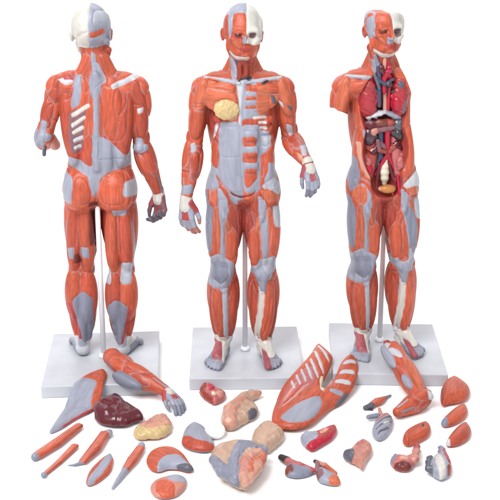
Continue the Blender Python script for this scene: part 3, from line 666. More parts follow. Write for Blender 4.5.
VOX = .165
def figure(fig, label):
    f = FIGS[fig]
    root = empty('anatomical_model', (f['X'] * .01, f['Y'] * .01, 0), label, 'anatomical model', 'anatomical figures on stands', (0, 0, math.pi if f['back'] else math.radians(6 if fig == 3 else 0)))
    P = body_prims(fig)
    yaw, roll, nod, piv = {1: (0, math.radians(2), math.radians(4), (1.0, .3, 72.4)), 2: (math.radians(9), math.radians(4), math.radians(-2), (-.3, .2, 72.5)), 3: (math.radians(9), math.radians(5), math.radians(-3), (.1, .1, 72.6))}[fig]
    HP, HR, piv = head_prims(fig, yaw, roll, nod, piv)
    P += HP
    V, Q, N, own = sculpt(P, VOX, 2)
    col, amp = paint(P, own, .12, fig)
    grp = np.array([p['g'] for p in P])[own]
    disp = np.zeros(len(V)); seam = .16 * np.exp(-(SEAM / .13) ** 2) * (grp != 'head')
    jobs = []
    if fig == 1: jobs = [(1, 1, BACK)]
    if fig == 2: jobs = [(2, -1, FRONT_HEAD + FRONT_TORSO + FRONT_ARMS + FRONT_LEGS)]
    if fig == 3: jobs = [(2, -1, FRONT_LEGS), (3, -1, FIG3_EXTRA)]
    hl = (V - piv) @ HR
    if fig == 1:                     # the face side of the first figure: the same half-and-half head
        m = (grp == 'head') & (hl[:, 0] > .1) & (hl[:, 2] > 2.6); col[m] = PAL['W']; amp[m] = 0
    elif True:
        m = (grp == 'head') & (hl[:, 0] > .1) & (hl[:, 2] > 2.8) & (N[:, 1] > -.2); col[m] = PAL['W']; amp[m] = 0
    V2 = V[:, [0, 2]]
    for tf, side, plist in jobs:
        for (corner, sc), gs, ys, cn, pts in plist:
            if corner[0] is None: continue
            poly = [trace(tf, corner[0] + x / sc, corner[1] + y / sc, ys) for x, y in pts]
            poly = chaikin(poly, 2, .13) if cn else chaikin(poly, 3, .25)
            mask = np.isin(grp, gs.split()) & (N[:, 1] * side > -.12)
            patch(V2, poly, cn, col, amp, mask, disp, .13 if cn else .18, .24, .12 if 'head' not in gs else 0)
    disp = np.maximum(disp, seam * np.clip((amp - .4) * 3, 0, 1))
    line = .42 * np.exp(-(SEAM / .09) ** 2) * (grp != 'head') * np.clip((amp - .5) * 4, 0, 1) * np.clip(.5 + 1.3 * np.sin(.5 * V[:, 2] + own * 1.7), 0, 1)
    col = col * (1 - line[:, None]) + PAL['G3'] * line[:, None]
    V = V - N * disp[:, None]
    N = vnormals(V, Q)
    lean = math.radians(f['lean']) * (-1 if f['back'] else 1)
    ca, sa = math.cos(lean), math.sin(lean)
    Ry = np.array([[ca, 0, sa], [0, 1, 0], [-sa, 0, ca]])
    lift = np.array([0, 0, 3.0])
    # the whole trunk with its head stays one skin; the bare half of the skull is a part with a look of its own
    white = (np.abs(col - PAL['W']).sum(1) < .12) & (grp == 'head') & (hl[:, 2] > 2.4)
    fw = white[Q].sum(1) >= 3
    fib = grain_of(P, own, V)
    Vw, Nw = V @ Ry.T + lift, N @ Ry.T
    build('body', Vw, Q[~fw], Nw, col, amp, fib, root, M_FLESH)
    sk = build('skull', Vw, Q[fw], Nw, col, amp, V * .6, root, M_BONE); sk['label'] = 'bare white half of the skull'
    put = lambda p: Ry @ np.array(p, float) + lift
    e = piv + HR @ np.array([-1.62, -4.0, 4.5])
    organ('eye', [ell(put(e), (.64, .64, .64), 'DR', 'x', .2), ell(put(piv + HR @ np.array([-1.64, -4.56, 4.44])), (.42, .16, .26), 'K', 'x', .02)], root, M_GLOSS, .1)
    # stand
    off = {1: (-.003, .032), 2: (.006, .030), 3: (.005, -.003)}[fig]
    bp = rounded_box('base_plate', .266, .315, .030, .0028, M_BASE, root)
    bp.location = (off[0], off[1], 0)
    bp.rotation_euler = (0, 0, math.radians({1: 4, 2: 1.2, 3: -8}[fig]))
    px, py = {1: (-.004, .030), 2: (.004, .038), 3: (.0, .040)}[fig]
    pole = lathe('support_pole', [(.0062, .0305), (.0062, .425), (.005, .43)], M_POLE, root, (px, py, 0))
    lathe('collar', [(.0115, .0302), (.0115, .034), (.0098, .038), (.0070, .040)], M_POLE, pole)
    if fig == 2:
        R2 = lambda x, y, z:   .09 * np.sin(3.1 * x + 1.5 * np.sin(2 * z)) * np.sin(2.9 * z + np.sin(1.7 * x)) + .05 * np.sin(6 * x + 3 * z) * np.sin(5.3 * z - 2 * x)
        organ('breast', [ell(put((-3.6, -4.7, 60.9)), (2.8, 1.15, 2.3), 'Y', 'x'), ell(put((-3.4, -5.75, 60.9)), (.42, .25, .42), 'Y', 'x', .2)], root, M_ORGAN, .13, R2)['label'] = 'yellow opened breast gland'
    if fig == 3:
        def og(name, prims, mat=None, lump=None, lab=None):
            for p in prims:
                for key in ('a', 'b', 'c'):
                    if key in p: p[key] = put(p[key])
            o = organ(name, prims, root, mat, .15, lump); 
            if lab: o['label'] = lab
        L3 = lambda x, y, z: .08 * np.sin(3.1 * x + 1) * np.sin(2.9 * z) + .05 * np.sin(6 * z + 3 * x)
        og('lung', [ell((-3.65, -.9, 62.6), (2.35, 2.6, 5.2), 'LR'), ell((-3.3, -1.8, 60.4), (1.6, 1.6, 2.5), 'LR', k=.3), ell((-3.6, -1.9, 64.6), (1.4, 1.5, 2.0), 'R', k=.3)], M_ORGAN, L3, 'red lung on the side of the whole shoulder')
        og('lung', [ell((3.55, -1.1, 62.2), (2.2, 2.5, 5.0), 'LR'), ell((2.9, -2.6, 61.2), (1.15, 1.1, 2.4), 'CR', k=.25), ell((4.2, -2.3, 60.6), (.95, 1.1, 2.6), 'PU', k=.25), ell((3.6, -2.5, 64.6), (.9, .9, 1.4), 'GD', k=.25)], M_ORGAN, L3, 'mauve and crimson lung on the armless side')
        def branch(seed, x0, z0, sx, c):
            r = random.Random(seed); out = []
            for n in range(5):
                a = np.array([x0, -2.3, z0]); b = a + np.array([sx * r.uniform(.8, 1.5), -.5, r.uniform(-1.8, 1.8)]); e = b + np.array([sx * r.uniform(.5, 1.1), -.1, r.uniform(-1.6, 1.2)])
                out += [cone(a, b, .3, .22, c, k=.15), cone(b, e, .22, .12, c, k=.15)]
            return out
        og('pulmonary_vessel', branch(1, -1.5, 63.2, -1, 'BV'), M_GLOSS); og('pulmonary_vessel', branch(2, 1.6, 63.4, 1, 'K'), M_GLOSS); og('pulmonary_vessel', branch(5, 1.5, 62.4, 1, 'CR'), M_GLOSS); og('pulmonary_vessel', branch(8, -1.4, 62.0, -1, 'CR'), M_GLOSS)
        og('thyroid_gland', [ell((-.9, -3.0, 68.8), (.7, .6, 1.1), 'LV', k=.3), ell((.9, -3.0, 68.6), (.75, .6, 1.1), 'CR', k=.3), cone((-1.7, -3.0, 66.6), (-.2, -3.1, 65.4), .45, .4, 'BV', k=.3), cone((-.2, -3.1, 65.4), (1.8, -3.0, 66.4), .4, .35, 'BV', k=.3), ell((.9, -3.3, 65.2), (.8, .5, .6), 'K', k=.2), cone((-2.4, -2.8, 67.6), (-1.4, -3.0, 64.5), .4, .35, 'GD', k=.2)], M_GLOSS)
        og('duodenum', [cone((-1.6, -2.2, 52.2), (-1.2, -2.3, 50.0), .55, .5, 'PU', k=.3), cone((-1.2, -2.3, 50.0), (.2, -2.5, 49.6), .5, .5, 'DR', k=.3), cone((-2.6, -1.6, 50.4), (-3.6, -1.6, 46.2), .32, .25, 'P', k=.2), cone((2.4, -1.6, 51.5), (3.3, -1.8, 45.6), .3, .25, 'P', k=.2)])
        og('colon_stump', [ell((-3.7, -2.0, 45.6), (.9, 1.0, 1.5), 'CR', k=.3), ell((-3.8, -1.8, 47.3), (.8, .9, 1.2), 'PK', k=.3)], M_ORGAN, L3)
        og('colon_stump', [ell((3.6, -2.2, 46.6), (1.0, 1.0, 1.7), 'PK', k=.3)], M_ORGAN, L3)
        og('iliac_vein', [cone((1.2, -1.6, 46.6), (2.4, -3.0, 41.4), .4, .36, 'LV', k=.2), cone((-1.2, -1.6, 46.6), (-2.2, -3.0, 41.6), .4, .36, 'LV', k=.2), cone((2.4, -2.6, 43), (1.6, -3.2, 39.6), .36, .3, 'CR', k=.2)], M_GLOSS)
        og('pancreas', [spindle((-2.6, -2.0, 54.6), (2.8, -1.9, 55.3), .75, 'PU', k=.3), ell((-2.4, -2.1, 54.4), (.9, .7, 1.0), 'P2', k=.3)], M_ORGAN, L3)
        ch = [(-4.2, -.7, 51.2), (-2.6, -1.5, 49.6), (-.9, -1.2, 51.4), (1.0, -1.2, 49.4), (2.7, -1.5, 51.0), (4.2, -.7, 49.6)]
        og('mesentery', [cone(ch[n], ch[n + 1], .85, .8, ('DR', 'LV', 'PU', 'CA', 'LV')[n], k=.3) for n in range(5)], M_GLOSS, L3)
        for q in (-1, 1): og('iliacus_muscle', [ell((q * 3.9, -.7, 45.0), (1.7, 1.3, 3.4), 'R' if q < 0 else 'CA', k=.4), ell((q * 4.2, -1.2, 47.8), (1.1, 1.0, 1.6), 'CA', k=.4)], M_ORGAN, L3)
        og('trachea', [cone((-.1, -2.4, 71), (0, -1.8, 64.8), .62, .55, 'P'), cone((0, -1.8, 64.8), (1.9, -1.4, 62.6), .5, .42, 'GD', k=.3), cone((0, -1.8, 64.8), (-1.8, -1.4, 62.8), .5, .42, 'GD', k=.3)])
        og('vena_cava', [cone((-1.35, -2.6, 69.5), (-1.3, -2.2, 60.5), .62, .58, 'BV'), cone((-1.35, -2.6, 68.6), (1.6, -2.6, 68.0), .42, .42, 'BV', k=.3), cone((-1.35, -2.7, 69.2), (-2.2, -2.5, 71.8), .5, .42, 'G2', k=.3)])
        og('vena_cava', [cone((-.75, -1.0, 55.5), (-.7, -.9, 48.3), .82, .78, 'BV'), cone((-.7, -.9, 48.3), (-2.5, -1.0, 44.5), .55, .45, 'BV', k=.4), cone((-.7, -.9, 48.3), (1.9, -1.0, 44.6), .55, .45, 'BV', k=.4)])
        og('aorta', [cone((-.2, -2.6, 66.5), (.5, -2.9, 68.0), .62, .6, 'CR'), cone((.5, -2.9, 68.0), (1.2, -2.2, 66.6), .6, .55, 'CR', k=.3), cone((1.2, -2.2, 66.6), (.95, -1.4, 59), .52, .5, 'CR', k=.3), cone((-.2, -2.6, 66.5), (-.15, -2.5, 63.5), .6, .5, 'CR', k=.3), cone((.6, -2.8, 68), (.9, -2.6, 71.2), .35, .28, 'CR', k=.3)])
        og('aorta', [cone((.75, -1.5, 56.2), (.85, -1.5, 49.0), .72, .66, 'CR'), cone((.85, -1.5, 49.0), (-1.9, -1.6, 44.2), .5, .42, 'CR', k=.4), cone((.85, -1.5, 49.0), (3.0, -1.6, 43.6), .5, .42, 'CR', k=.4), cone((.8, -1.6, 54.6), (-2.0, -1.5, 53.9), .3, .3, 'CR', k=.3), cone((.8, -1.6, 54.4), (2.9, -1.4, 53.9), .3, .3, 'CR', k=.3)])
        og('oesophagus', [cone((.15, -1.6, 64.0), (.2, -1.5, 58.6), .5, .5, 'P')])
        og('diaphragm', [spindle((-4.4, -.9, 57.6), (.4, -1.7, 59.0), .75, 'WG', k=.6, flat=1.7, side=(0, 0, 1)), spindle((-.2, -1.7, 58.8), (4.2, -.9, 57.0), .7, 'G', k=.6, flat=1.6, side=(0, 0, 1)), ell((-2.3, -1.0, 55.9), (2.7, 1.5, 1.5), 'LV', k=.4), ell((-.6, -1.9, 56.3), (1.7, 1.0, 1.0), 'BR', k=.3), ell((1.2, -1.4, 56.2), (1.5, 1.2, 1.0), 'CA', k=.3)], None, L3)
        og('spleen', [ell((3.25, -1.0, 55.7), (1.45, 1.5, 1.6), 'GD', k=.5), ell((3.5, -1.0, 53.4), (1.3, 1.3, 1.8), 'K', k=.4), ell((2.2, -1.0, 53.9), (.8, 1.0, 1.1), 'K', k=.4)], M_GLOSS, L3)
        og('kidney', [ell((-3.4, -1.1, 53.2), (1.75, 1.5, 2.3), 'KD', k=.4), ell((-1.9, -1.4, 53.0), (.55, .6, .8), 'K', k=.3)], M_GLOSS)
        for s in (-1, 1):
            og('psoas_muscle', [spindle((s * 2.1, .0, 55), (s * 3.8, -1.3, 41), 1.5, 'CA' if s < 0 else 'PK', k=.4), spindle((s * 4.3, .1, 50.5), (s * 3.2, -1.2, 43), 1.4, 'CA' if s < 0 else 'CA', k=.4)])
        og('adrenal_gland', [ell((3.5, -1.35, 50.6), (.62, .35, .55), 'G3', k=.2)])
        og('sacrum', [spindle((.1, -1.0, 48.3), (.2, -1.6, 41.4), 1.15, 'CREAM', k=.3, flat=.9)], M_BONE, lambda x, y, z: .09 * np.sin(4.2 * z))
        og('bladder', [ell((.5, -3.2, 41.0), (1.9, 1.2, 1.05), 'BO', k=.5), ell((-1.1, -3.0, 41.1), (.7, .7, .5), 'P', k=.4)])
        og('iliac_artery', [cone((3.0, -1.9, 44), (3.2, -3.6, 39.6), .42, .38, 'CR'), cone((3.6, -1.7, 44), (3.9, -3.5, 39.4), .4, .36, 'BV', k=.05)])
    return root

figure(1, 'anatomical model seen from behind, showing its back muscles')
figure(2, 'anatomical model facing front with closed chest and yellow breast gland')
figure(3, 'armless anatomical model facing front with opened trunk and organs showing')
#LOOSE_BEGIN
# ------------------------------------------------------------------ loose pieces on the ground
q2, q3, q4, q5, q6 = [((a, 370), 3.846) for a in (20, 100, 180, 260, 360)]
q7, q8, q9 = ((260, 330), 4.167), ((30, 310), 2.778), ((370, 330), 4.545)

def pix(q, p): return (q[0][0] + p[0] / q[1], q[0][1] + p[1] / q[1])
def g3(q, p, z): return ground(*pix(q, p), z)
def outline(q, pts, z, n=2): return chaikin([tuple(ground(*pix(q, p), z)[:2]) for p in pts], n)

def pieces_of(Q, faces):
    """groups of faces that hang together"""
    lab = {}
    par = {}
    def find(a):
        while par[a] != a: par[a] = par[par[a]]; a = par[a]
        return a
    for f in faces:
        v = [int(x) for x in Q[f]]
        for x in v: par.setdefault(x, x)
        for x in v[1:]: par[find(x)] = find(v[0])
    for f in faces: lab.setdefault(find(int(Q[f][0])), []).append(f)
    return [np.array(x) for x in lab.values()]

def piece(name, label, cat, prims, patches=(), group=None, parts=None, h=.15, mat=None, lump=None, along=None, q=None, zc=.6, seed=5, depth=.07, drop=True):
    """one loose thing; parts = {part name: (colours)} splits it, the first key without colours takes the rest"""
    V, Q, N, own = sculpt(prims, h, 2, lump)
    if drop: V[:, 2] -= V[:, 2].min() - .02
    col, amp = paint(prims, own, .05, seed)
    names = np.array([p['col'] for p in prims], dtype=object)[own]
    disp = np.zeros(len(V)); V2 = V[:, :2]
    for cn, pts in patches:
        poly = outline(q, pts, zc, 1)
        mask = N[:, 2] > -.25
        patch(V2, poly, cn, col, amp, mask, disp, depth, .18)
        if cn:
            i = np.nonzero(mask)[0]
            wx, wy = wob(V2[i, 0], V2[i, 1])
            names[i[poly_dist(np.array(poly), V2[i, 0] + wx, V2[i, 1] + wy) > 0]] = cn
    fl = np.array([FIBRE.get(n, 0) for n in names])
    line = np.exp(-(SEAM / .1) ** 2) * (fl > .85)
    disp = np.maximum(disp, .07 * line); col = col * (1 - .25 * line[:, None]) + PAL['G3'] * .25 * line[:, None]
    V = V - N * disp[:, None]; N = vnormals(V, Q)
    if along is not None: d = nrm(np.array(along, float))
    else:
        X = V - V.mean(0); d = np.linalg.eigh(X.T @ X)[1][:, 2]
    fib = V - np.outer(V @ d, d) * .87
    base = np.array([(V[:, 0].min() + V[:, 0].max()) / 2, (V[:, 1].min() + V[:, 1].max()) / 2, V[:, 2].min()])
    if not parts:
        o = build(name, V, Q, N, col, amp, fib, None, mat, base); o.location = tuple(base * .01); tag(o, label, cat, group); return o
    root = empty(name, tuple(base * .01), label, cat, group)
    face = names[Q[:, 0]]; left = np.ones(len(Q), bool); main = None
    mains = [k for k, c in parts.items() if c is None]
    for pn, cs in parts.items():
        if cs is None: main = pn; continue
        m = np.isin(face, list(cs)) & left
        for idx in pieces_of(Q, np.nonzero(m)[0]):
            if len(idx) < 40: continue
            build(pn, V, Q[idx], N, col, amp, fib, root, mat, base); left[idx] = False
    groups = sorted(pieces_of(Q, np.nonzero(left)[0]), key=len, reverse=True)
    stray = [x for x in groups[1:] if len(x) < 40]
    build(main, V, Q[np.concatenate([groups[0]] + stray)], N, col, amp, fib, root, mat, base)
    for x in groups[1:]:
        if len(x) >= 40: build(main, V, Q[x], N, col, amp, fib, root, mat, base)
    return root

def tube(q, pts, radii, cols, k=.3, lift=0.0, strands=False):
    P = []
    for i in range(len(pts) - 1):
        a, b = g3(q, pts[i], radii[i] + lift), g3(q, pts[i + 1], radii[i + 1] + lift)
        if strands:
            w = np.cross(b - a, (0, 0, 1)); w = nrm(w)
            for j in (-1, 0, 1):
                off = w * j * .52; up = np.array([0, 0, .12 * radii[i] * (1 - abs(j))])
                P.append(cone(a + off * radii[i] + up, b + off * radii[i + 1] + up, radii[i] * .62, radii[i + 1] * .6, cols[i] if j else cols[i][0] + '3' if cols[i] in ('O', 'O2') else cols[i], 'x', .12)); P[-1]['sid'] = j
        else: P.append(cone(a, b, radii[i], radii[i + 1], cols[i], 'x', k))
    return P

STRIP = 'loose strip muscles laid out on the ground'
GR = ('G', 'G2', 'G3', 'GD', 'K', 'W', 'WG')
MT = {'muscle_belly': None, 'tendon': GR}

# the two loose arms, each leaning on a base
def loose_arm(sh, el, wr, label, with_hand, extra=(), out=(0, .4, 1), front=(-.6, -.7, .3), hd=None):
    P = []
    arm_prims(P, sh, el, wr, 'arm', out, front)
    n0 = len(P)
    if with_hand: hand(P, wr, hd[0], hd[1], hd[2], 'hand', (14, 22, 18), .78, ('G', 'R', 'G2'))
    P += list(extra)
    V, Q, N, own = sculpt(P, .15, 2)
    col, amp = paint(P, own, .06, 8)
    fib = grain_of(P, own, V); line = .4 * np.exp(-(SEAM / .09) ** 2) * np.clip((amp - .5) * 4, 0, 1) * np.clip(.5 + np.sin(own * 1.7), 0, 1); col = col * (1 - line[:, None]) + PAL['G3'] * line[:, None]; V = V - N * (.12 * np.exp(-(SEAM / .13) ** 2))[:, None]; N = vnormals(V, Q)
    base = np.array([V[:, 0].mean(), V[:, 1].mean(), 0.0])
    r = empty('loose_arm', tuple(base * .01), label, 'arm', 'loose arms of the models')
    g = np.array([p['g'] for p in P])[own]; f = g[Q[:, 0]] == 'hand'
    build('arm', V, Q[~f], N, col, amp, fib, r, None, base)
    if with_hand: build('hand', V, Q[f], N, col, amp, fib, r, None, base)
    return r

sh, el, wr = ground(112, 357, 5.6), ground(131, 372, 5.2), ground(167, 392, 2.8)
tip = ground(194, 417, 1.2)
loose_arm(sh, el, wr, 'loose arm with its hand, leaning on the base of the back view model', True,
          [spindle(sh + np.array([-1.5, 1, .2]), el + np.array([.3, .5, .3]), 2.0, 'O', 'arm', .5), spindle(ground(113, 374, 4.4), ground(141, 388, 3.4), 1.6, 'G2', 'arm', .5)],
          (.3, .5, 1), (-.6, -.8, .2), (tip - wr, (0, -.25, -1), (-.7, -.7, 0)))
sh, el, wr = ground(395, 352, 6.4), ground(423, 399, 2.1), ground(398, 412, 1.7)
loose_arm(sh, el, wr, 'bent loose arm without a hand, leaning on the base of the armless model', False,
          [spindle(sh + np.array([-1.2, 3.0, .3]), sh + (el - sh) * .45, 2.0, 'O2', 'arm', .4), spindle(sh + np.array([-2.0, 3.2, .6]), sh + (el - sh) * .32 + np.array([-.2, 0, 1.6]), 1.3, 'WG', 'arm', .3), spindle(sh + np.array([-2.6, 3.4, .2]), sh + (el - sh) * .36 + np.array([-2.0, 0, .3]), 1.4, 'G', 'arm', .3), spindle(sh + np.array([-.6, 3.8, .6]), sh + np.array([.6, -1.0, 1.7]), 1.0, 'O3', 'arm', .3), ell(sh + np.array([-1.5, 3.4, .8]), (.9, .9, .8), 'R', 'arm', .3),
           spindle(el + np.array([.2, .6, 1.7]), el + np.array([1.9, -1.6, .8]), .9, 'WG', 'arm', .25), spindle(sh + (el - sh) * .58 + np.array([-1.9, .2, .9]), sh + (el - sh) * .86 + np.array([-1.7, -.2, .9]), .9, 'G', 'arm', .25), spindle(sh + (el - sh) * .3 + np.array([.6, 0, 1.7]), el + np.array([-.2, 0, 1.6]), 1.2, 'O3', 'arm', .2),
           cone(wr + (el - wr) * .5, wr, 1.7, 1.2, 'O3', 'arm', .4)],
          (.6, -.2, .8), (.5, .6, .6))

# flat back muscle leaning on the first base
ramp1 = lambda x, y: 3.3 * np.clip((y + 23.5) / 6.0, 0, 1)
piece('back_muscle', 'flat grey wedge of back muscle with orange end, leaning on the leftmost base', 'muscle',
      [slab(outline(q8, [(45, 332), (76, 285), (112, 236), (150, 206), (203, 184), (216, 198), (202, 242), (180, 264), (130, 287), (86, 316)], 1.7), .75, 1.4, .3, 0, 'G', arch=ramp1)],
      [('O', [(132, 215), (205, 172), (228, 192), (205, 250), (176, 275), (168, 252), (190, 226), (165, 218)]), ('R', [(84, 314), (130, 284), (182, 258), (190, 272), (130, 300), (84, 326)])],
      None, {'fascia': None, 'muscle_belly': ('O', 'R')}, q=q8, zc=1.7, drop=False)

lumpy = lambda a, f: (lambda x, y, z: a * np.sin(f * x + 1) * np.sin(f * y) * np.cos(f * .8 * z) + a * .5 * np.sin(1.9 * f * x + y) * np.sin(1.7 * f * y + 2))
piece('liver', 'glossy dark maroon liver', 'liver',
      [slab(outline(q8, [(177, 298), (190, 268), (222, 246), (252, 246), (276, 272), (314, 292), (317, 306), (290, 312), (262, 324), (222, 322), (188, 314)], .9), 2.3, 3.0, .1, 0, 'LV'),
       ell(g3(q8, (222, 280), 1.6), (3.6, 3.4, 1.7), 'LV', 'x', 1.2)], [(None, [(262, 240), (268, 270), (250, 300), (240, 330), (236, 330), (246, 298), (262, 270)])],
      h=.16, mat=M_GLOSS, lump=lumpy(.10, 1.1), q=q8, zc=1.6, depth=.14)
piece('stomach', 'pale pink stomach with a yellow fringe, right of the liver', 'stomach',
      [slab(outline(q3, [(125, 250), (136, 230), (170, 212), (205, 188), (250, 178), (280, 208), (275, 238), (240, 262), (190, 266), (140, 268)], .7), 1.7, 2.2, .1, 0, 'P')],
      [('Y', [(110, 240), (150, 236), (190, 248), (230, 244), (285, 222), (285, 250), (240, 285), (150, 285)]), ('P2', [(160, 215), (190, 210), (210, 225), (180, 235)])],
      None, {'stomach_body': None, 'fat_fringe': ('Y',)}, mat=M_ORGAN, lump=lumpy(.16, 2.2), q=q3, zc=.8)

# strip muscles
piece('strip_muscle', 'longest straight orange strip muscle with a grey lower end, far left', 'muscle', tube(q2, [(66, 328), (140, 280), (228, 214)], [.95, 1.05, .85], ['O', 'O'], strands=True) + [ell(g3(q2, (58, 334), .85), (.85, .9, .85), 'G2', 'x', .2)], (), STRIP, MT, q=q2)
piece('strip_muscle', 'thin orange strip muscle with a knobbed lower end', 'muscle', tube(q2, [(98, 396), (150, 352), (212, 290)], [.5, .6, .75], ['O2', 'O'], strands=True) + [ell(g3(q2, (92, 402), .7), (.66, .66, .62), 'G2', 'x', .2)], (), STRIP, MT, q=q2)
piece('strip_muscle', 'orange strip muscle below the liver with grey cap and hooked grey tail', 'muscle', tube(q2, [(326, 246), (290, 300), (242, 352)], [.95, 1.1, .75], ['O', 'O2'], strands=True) + tube(q2, [(240, 356), (214, 366), (186, 368)], [.5, .28, .16], ['G2', 'G2'], .25) + [ell(g3(q2, (343, 244), .9), (.8, .95, .85), 'G', 'x', .4)], (), STRIP, MT, q=q2)
piece('leaf_muscle', 'leaf shaped muscle, orange rim round a grey centre', 'muscle', [slab(outline(q2, [(250, 438), (264, 392), (310, 347), (350, 320), (363, 345), (351, 392), (302, 432), (266, 446)], .5), 1.1, 1.5, .1, 0, 'O')],
      [('G', [(252, 438), (298, 388), (343, 322), (362, 334), (330, 398), (275, 446)])], None, {'muscle_belly': None, 'tendon': GR}, q=q2, zc=.6)
piece('strip_muscle', 'orange strip muscle tapering to a long pale grey tip', 'muscle', tube(q2, [(463, 302), (432, 346), (404, 386)], [.85, .95, .7], ['O', 'O2'], strands=True) + tube(q2, [(402, 390), (378, 425), (356, 456)], [.68, .5, .3], ['G', 'G'], .25) + [ell(g3(q2, (467, 292), .75), (.8, .9, .75), 'G', 'x', .25)], (), STRIP, MT, q=q2)
piece('curved_muscle', 'curved orange muscle with a grey hollow and dark pointed tail', 'muscle', [slab(outline(q3, [(175, 350), (190, 320), (230, 303), (288, 304), (324, 328), (348, 365), (366, 386), (336, 391), (300, 380), (262, 378), (226, 392), (190, 382)], .7), 1.5, 2.0, .1, 0, 'O')],
      [('G', [(212, 398), (240, 350), (300, 340), (338, 370), (372, 392), (300, 400), (260, 385)]), ('GD', [(290, 372), (380, 380), (380, 396), (305, 388)])], None, MT, q=q3, zc=.8)
piece('rounded_muscle', 'orange and grey rounded muscle at the very front, below the curved muscle', 'muscle', [slab(outline(q3, [(190, 452), (205, 432), (245, 416), (300, 406), (338, 422), (330, 456), (290, 490), (230, 494), (200, 480)], .6), 1.3, 2.2, .1, 0, 'P2')],
      [('G', [(245, 410), (300, 396), (350, 415), (328, 442), (270, 444)]), ('O', [(212, 446), (246, 434), (292, 452), (284, 500), (215, 484)])], None, MT, q=q3, zc=.8)
piece('shoulder_muscle', 'grey rounded triangular muscle with an orange lower edge', 'muscle', [slab(outline(q3, [(312, 274), (326, 228), (360, 205), (402, 222), (428, 258), (448, 305), (400, 316), (350, 308), (316, 292)], .7), 1.7, 3.0, .1, 0, 'G')],
      [('O2', [(300, 256), (340, 272), (380, 294), (460, 296), (460, 330), (350, 325), (300, 300)])], None, MT, q=q3, zc=.8)
piece('bone_cap', 'low white bone cap behind the grey triangular muscle', 'bone', [ell(ground(215, 436, .2), (2.2, 2.6, 1.5), 'BC', 'x'), ell(ground(215, 436, -2.4), (6, 6, 2.2), 'BC', 'x', .1, 's')], (), q=q3, mat=M_BONE)

# organs in the middle
piece('heart', 'small red and pale pink heart piece with dark edges', 'heart', [slab(outline(q4, [(72, 78), (94, 58), (130, 66), (150, 86), (180, 92), (172, 114), (132, 134), (102, 116), (78, 98)], .7), 1.5, 1.5, .1, 0, 'PK')],
      [('DR', [(66, 80), (90, 50), (104, 72), (96, 100), (128, 120), (130, 140), (100, 122)]), ('CR', [(106, 70), (130, 72), (136, 92), (116, 100)]), ('P', [(140, 92), (170, 98), (160, 114), (140, 112)]), ('CREAM', [(120, 100), (138, 100), (136, 116), (122, 114)])],
      None, {'heart_wall': None, 'chamber': ('CR', 'P', 'CREAM')}, mat=M_ORGAN, lump=lumpy(.12, 2.6), q=q4, zc=.9, depth=.12)
piece('bowel_loop', 'pale pink organ with two finger-like ends and a dark grey spot', 'organ', [slab(outline(q4, [(155, 190), (166, 156), (200, 128), (240, 100), (298, 92), (314, 100), (268, 120), (262, 130), (298, 146), (305, 166), (290, 186), (264, 196), (236, 212), (214, 228), (180, 230), (160, 216)], .8), 1.9, 2.0, .1, 0, 'T')] +
      tube(q4, [(240, 112), (275, 104), (304, 100)], [.9, .85, .7], ['P', 'P']) + tube(q4, [(190, 210), (196, 165), (240, 125)], [1.5, 1.6, 1.3], ['P', 'P'], .3),
      [('GD', [(262, 178), (298, 162), (302, 184), (268, 200)]), (None, [(206, 160), (262, 150), (266, 156), (212, 168)]), (None, [(195, 195), (240, 186), (244, 192), (200, 204)])], mat=M_ORGAN, lump=lumpy(.15, 2.0), q=q4, zc=1.0, depth=.12)
FOLDS = outline(q4, [(238, 350), (270, 330), (325, 338), (322, 392), (275, 428), (264, 466), (236, 455), (228, 400)], 2.0)
def bowel_folds(x, y, z):
    d = np.clip(poly_dist(np.array(FOLDS), x + 0 * y, y + 0 * x) / .8, 0, 1)
    return .07 * np.sin(1.9 * x + 1) * np.sin(1.7 * y) + d * (.26 * np.sin(2.9 * x + 1.6 * np.sin(1.5 * y)) * np.sin(2.3 * y + 1.3 * np.sin(1.8 * x)) + 0 * z)
piece('intestine', 'large bowel block, tan on top with a blue grey rim and pink folded inside', 'intestine', [slab(outline(q4, [(112, 352), (126, 322), (170, 306), (240, 298), (285, 306), (328, 328), (334, 352), (318, 392), (275, 425), (264, 462), (230, 458), (190, 440), (150, 408), (126, 380)], 1.2), 3.0, 2.8, .1, 0, 'T')] +
      tube(q4, [(130, 368), (165, 410), (208, 440)], [1.0, 1.2, 1.0], ['G2', 'G2'], .7, .5) + tube(q4, [(214, 440), (208, 375), (238, 328), (322, 326)], [.9, 1.1, 1.1, .9], ['G2', 'G2', 'G2'], .7, 1.5) + tube(q4, [(300, 345), (258, 372), (244, 425), (250, 455)], [1.2, 1.3, 1.2, .8], ['P', 'P2', 'P'], .25, 1.5) + tube(q4, [(318, 352), (296, 392), (264, 440)], [1.0, 1.3, 1.0], ['O3', 'P'], .25, 1.1) + tube(q4, [(276, 362), (270, 410)], [.8, .8], ['O3'], .2, 2.2),
      [('G2', [(195, 360), (215, 312), (262, 292), (340, 312), (336, 334), (270, 326), (238, 345), (226, 388), (232, 445), (196, 446), (150, 412), (105, 365), (108, 342), (150, 372), (188, 404)])],
      None, {'bowel_wall': None, 'rim': ('G2',), 'folded_inside': ('P', 'P2', 'O3')}, mat=M_ORGAN, lump=bowel_folds, q=q4, zc=2.0)
piece('lung', 'rounded tan pink lung behind the large bowel block', 'lung', [slab(outline(q4, [(272, 280), (282, 244), (312, 218), (350, 214), (384, 232), (406, 250), (390, 277), (360, 300), (336, 318), (300, 304), (274, 294)], 1.0), 2.4, 2.6, .1, 0, 'T')],
      [(None, [(300, 225), (330, 262), (380, 268), (380, 273), (326, 268), (296, 230)])], mat=M_ORGAN, lump=lumpy(.13, 2.4), q=q4, zc=1.4, depth=.1)

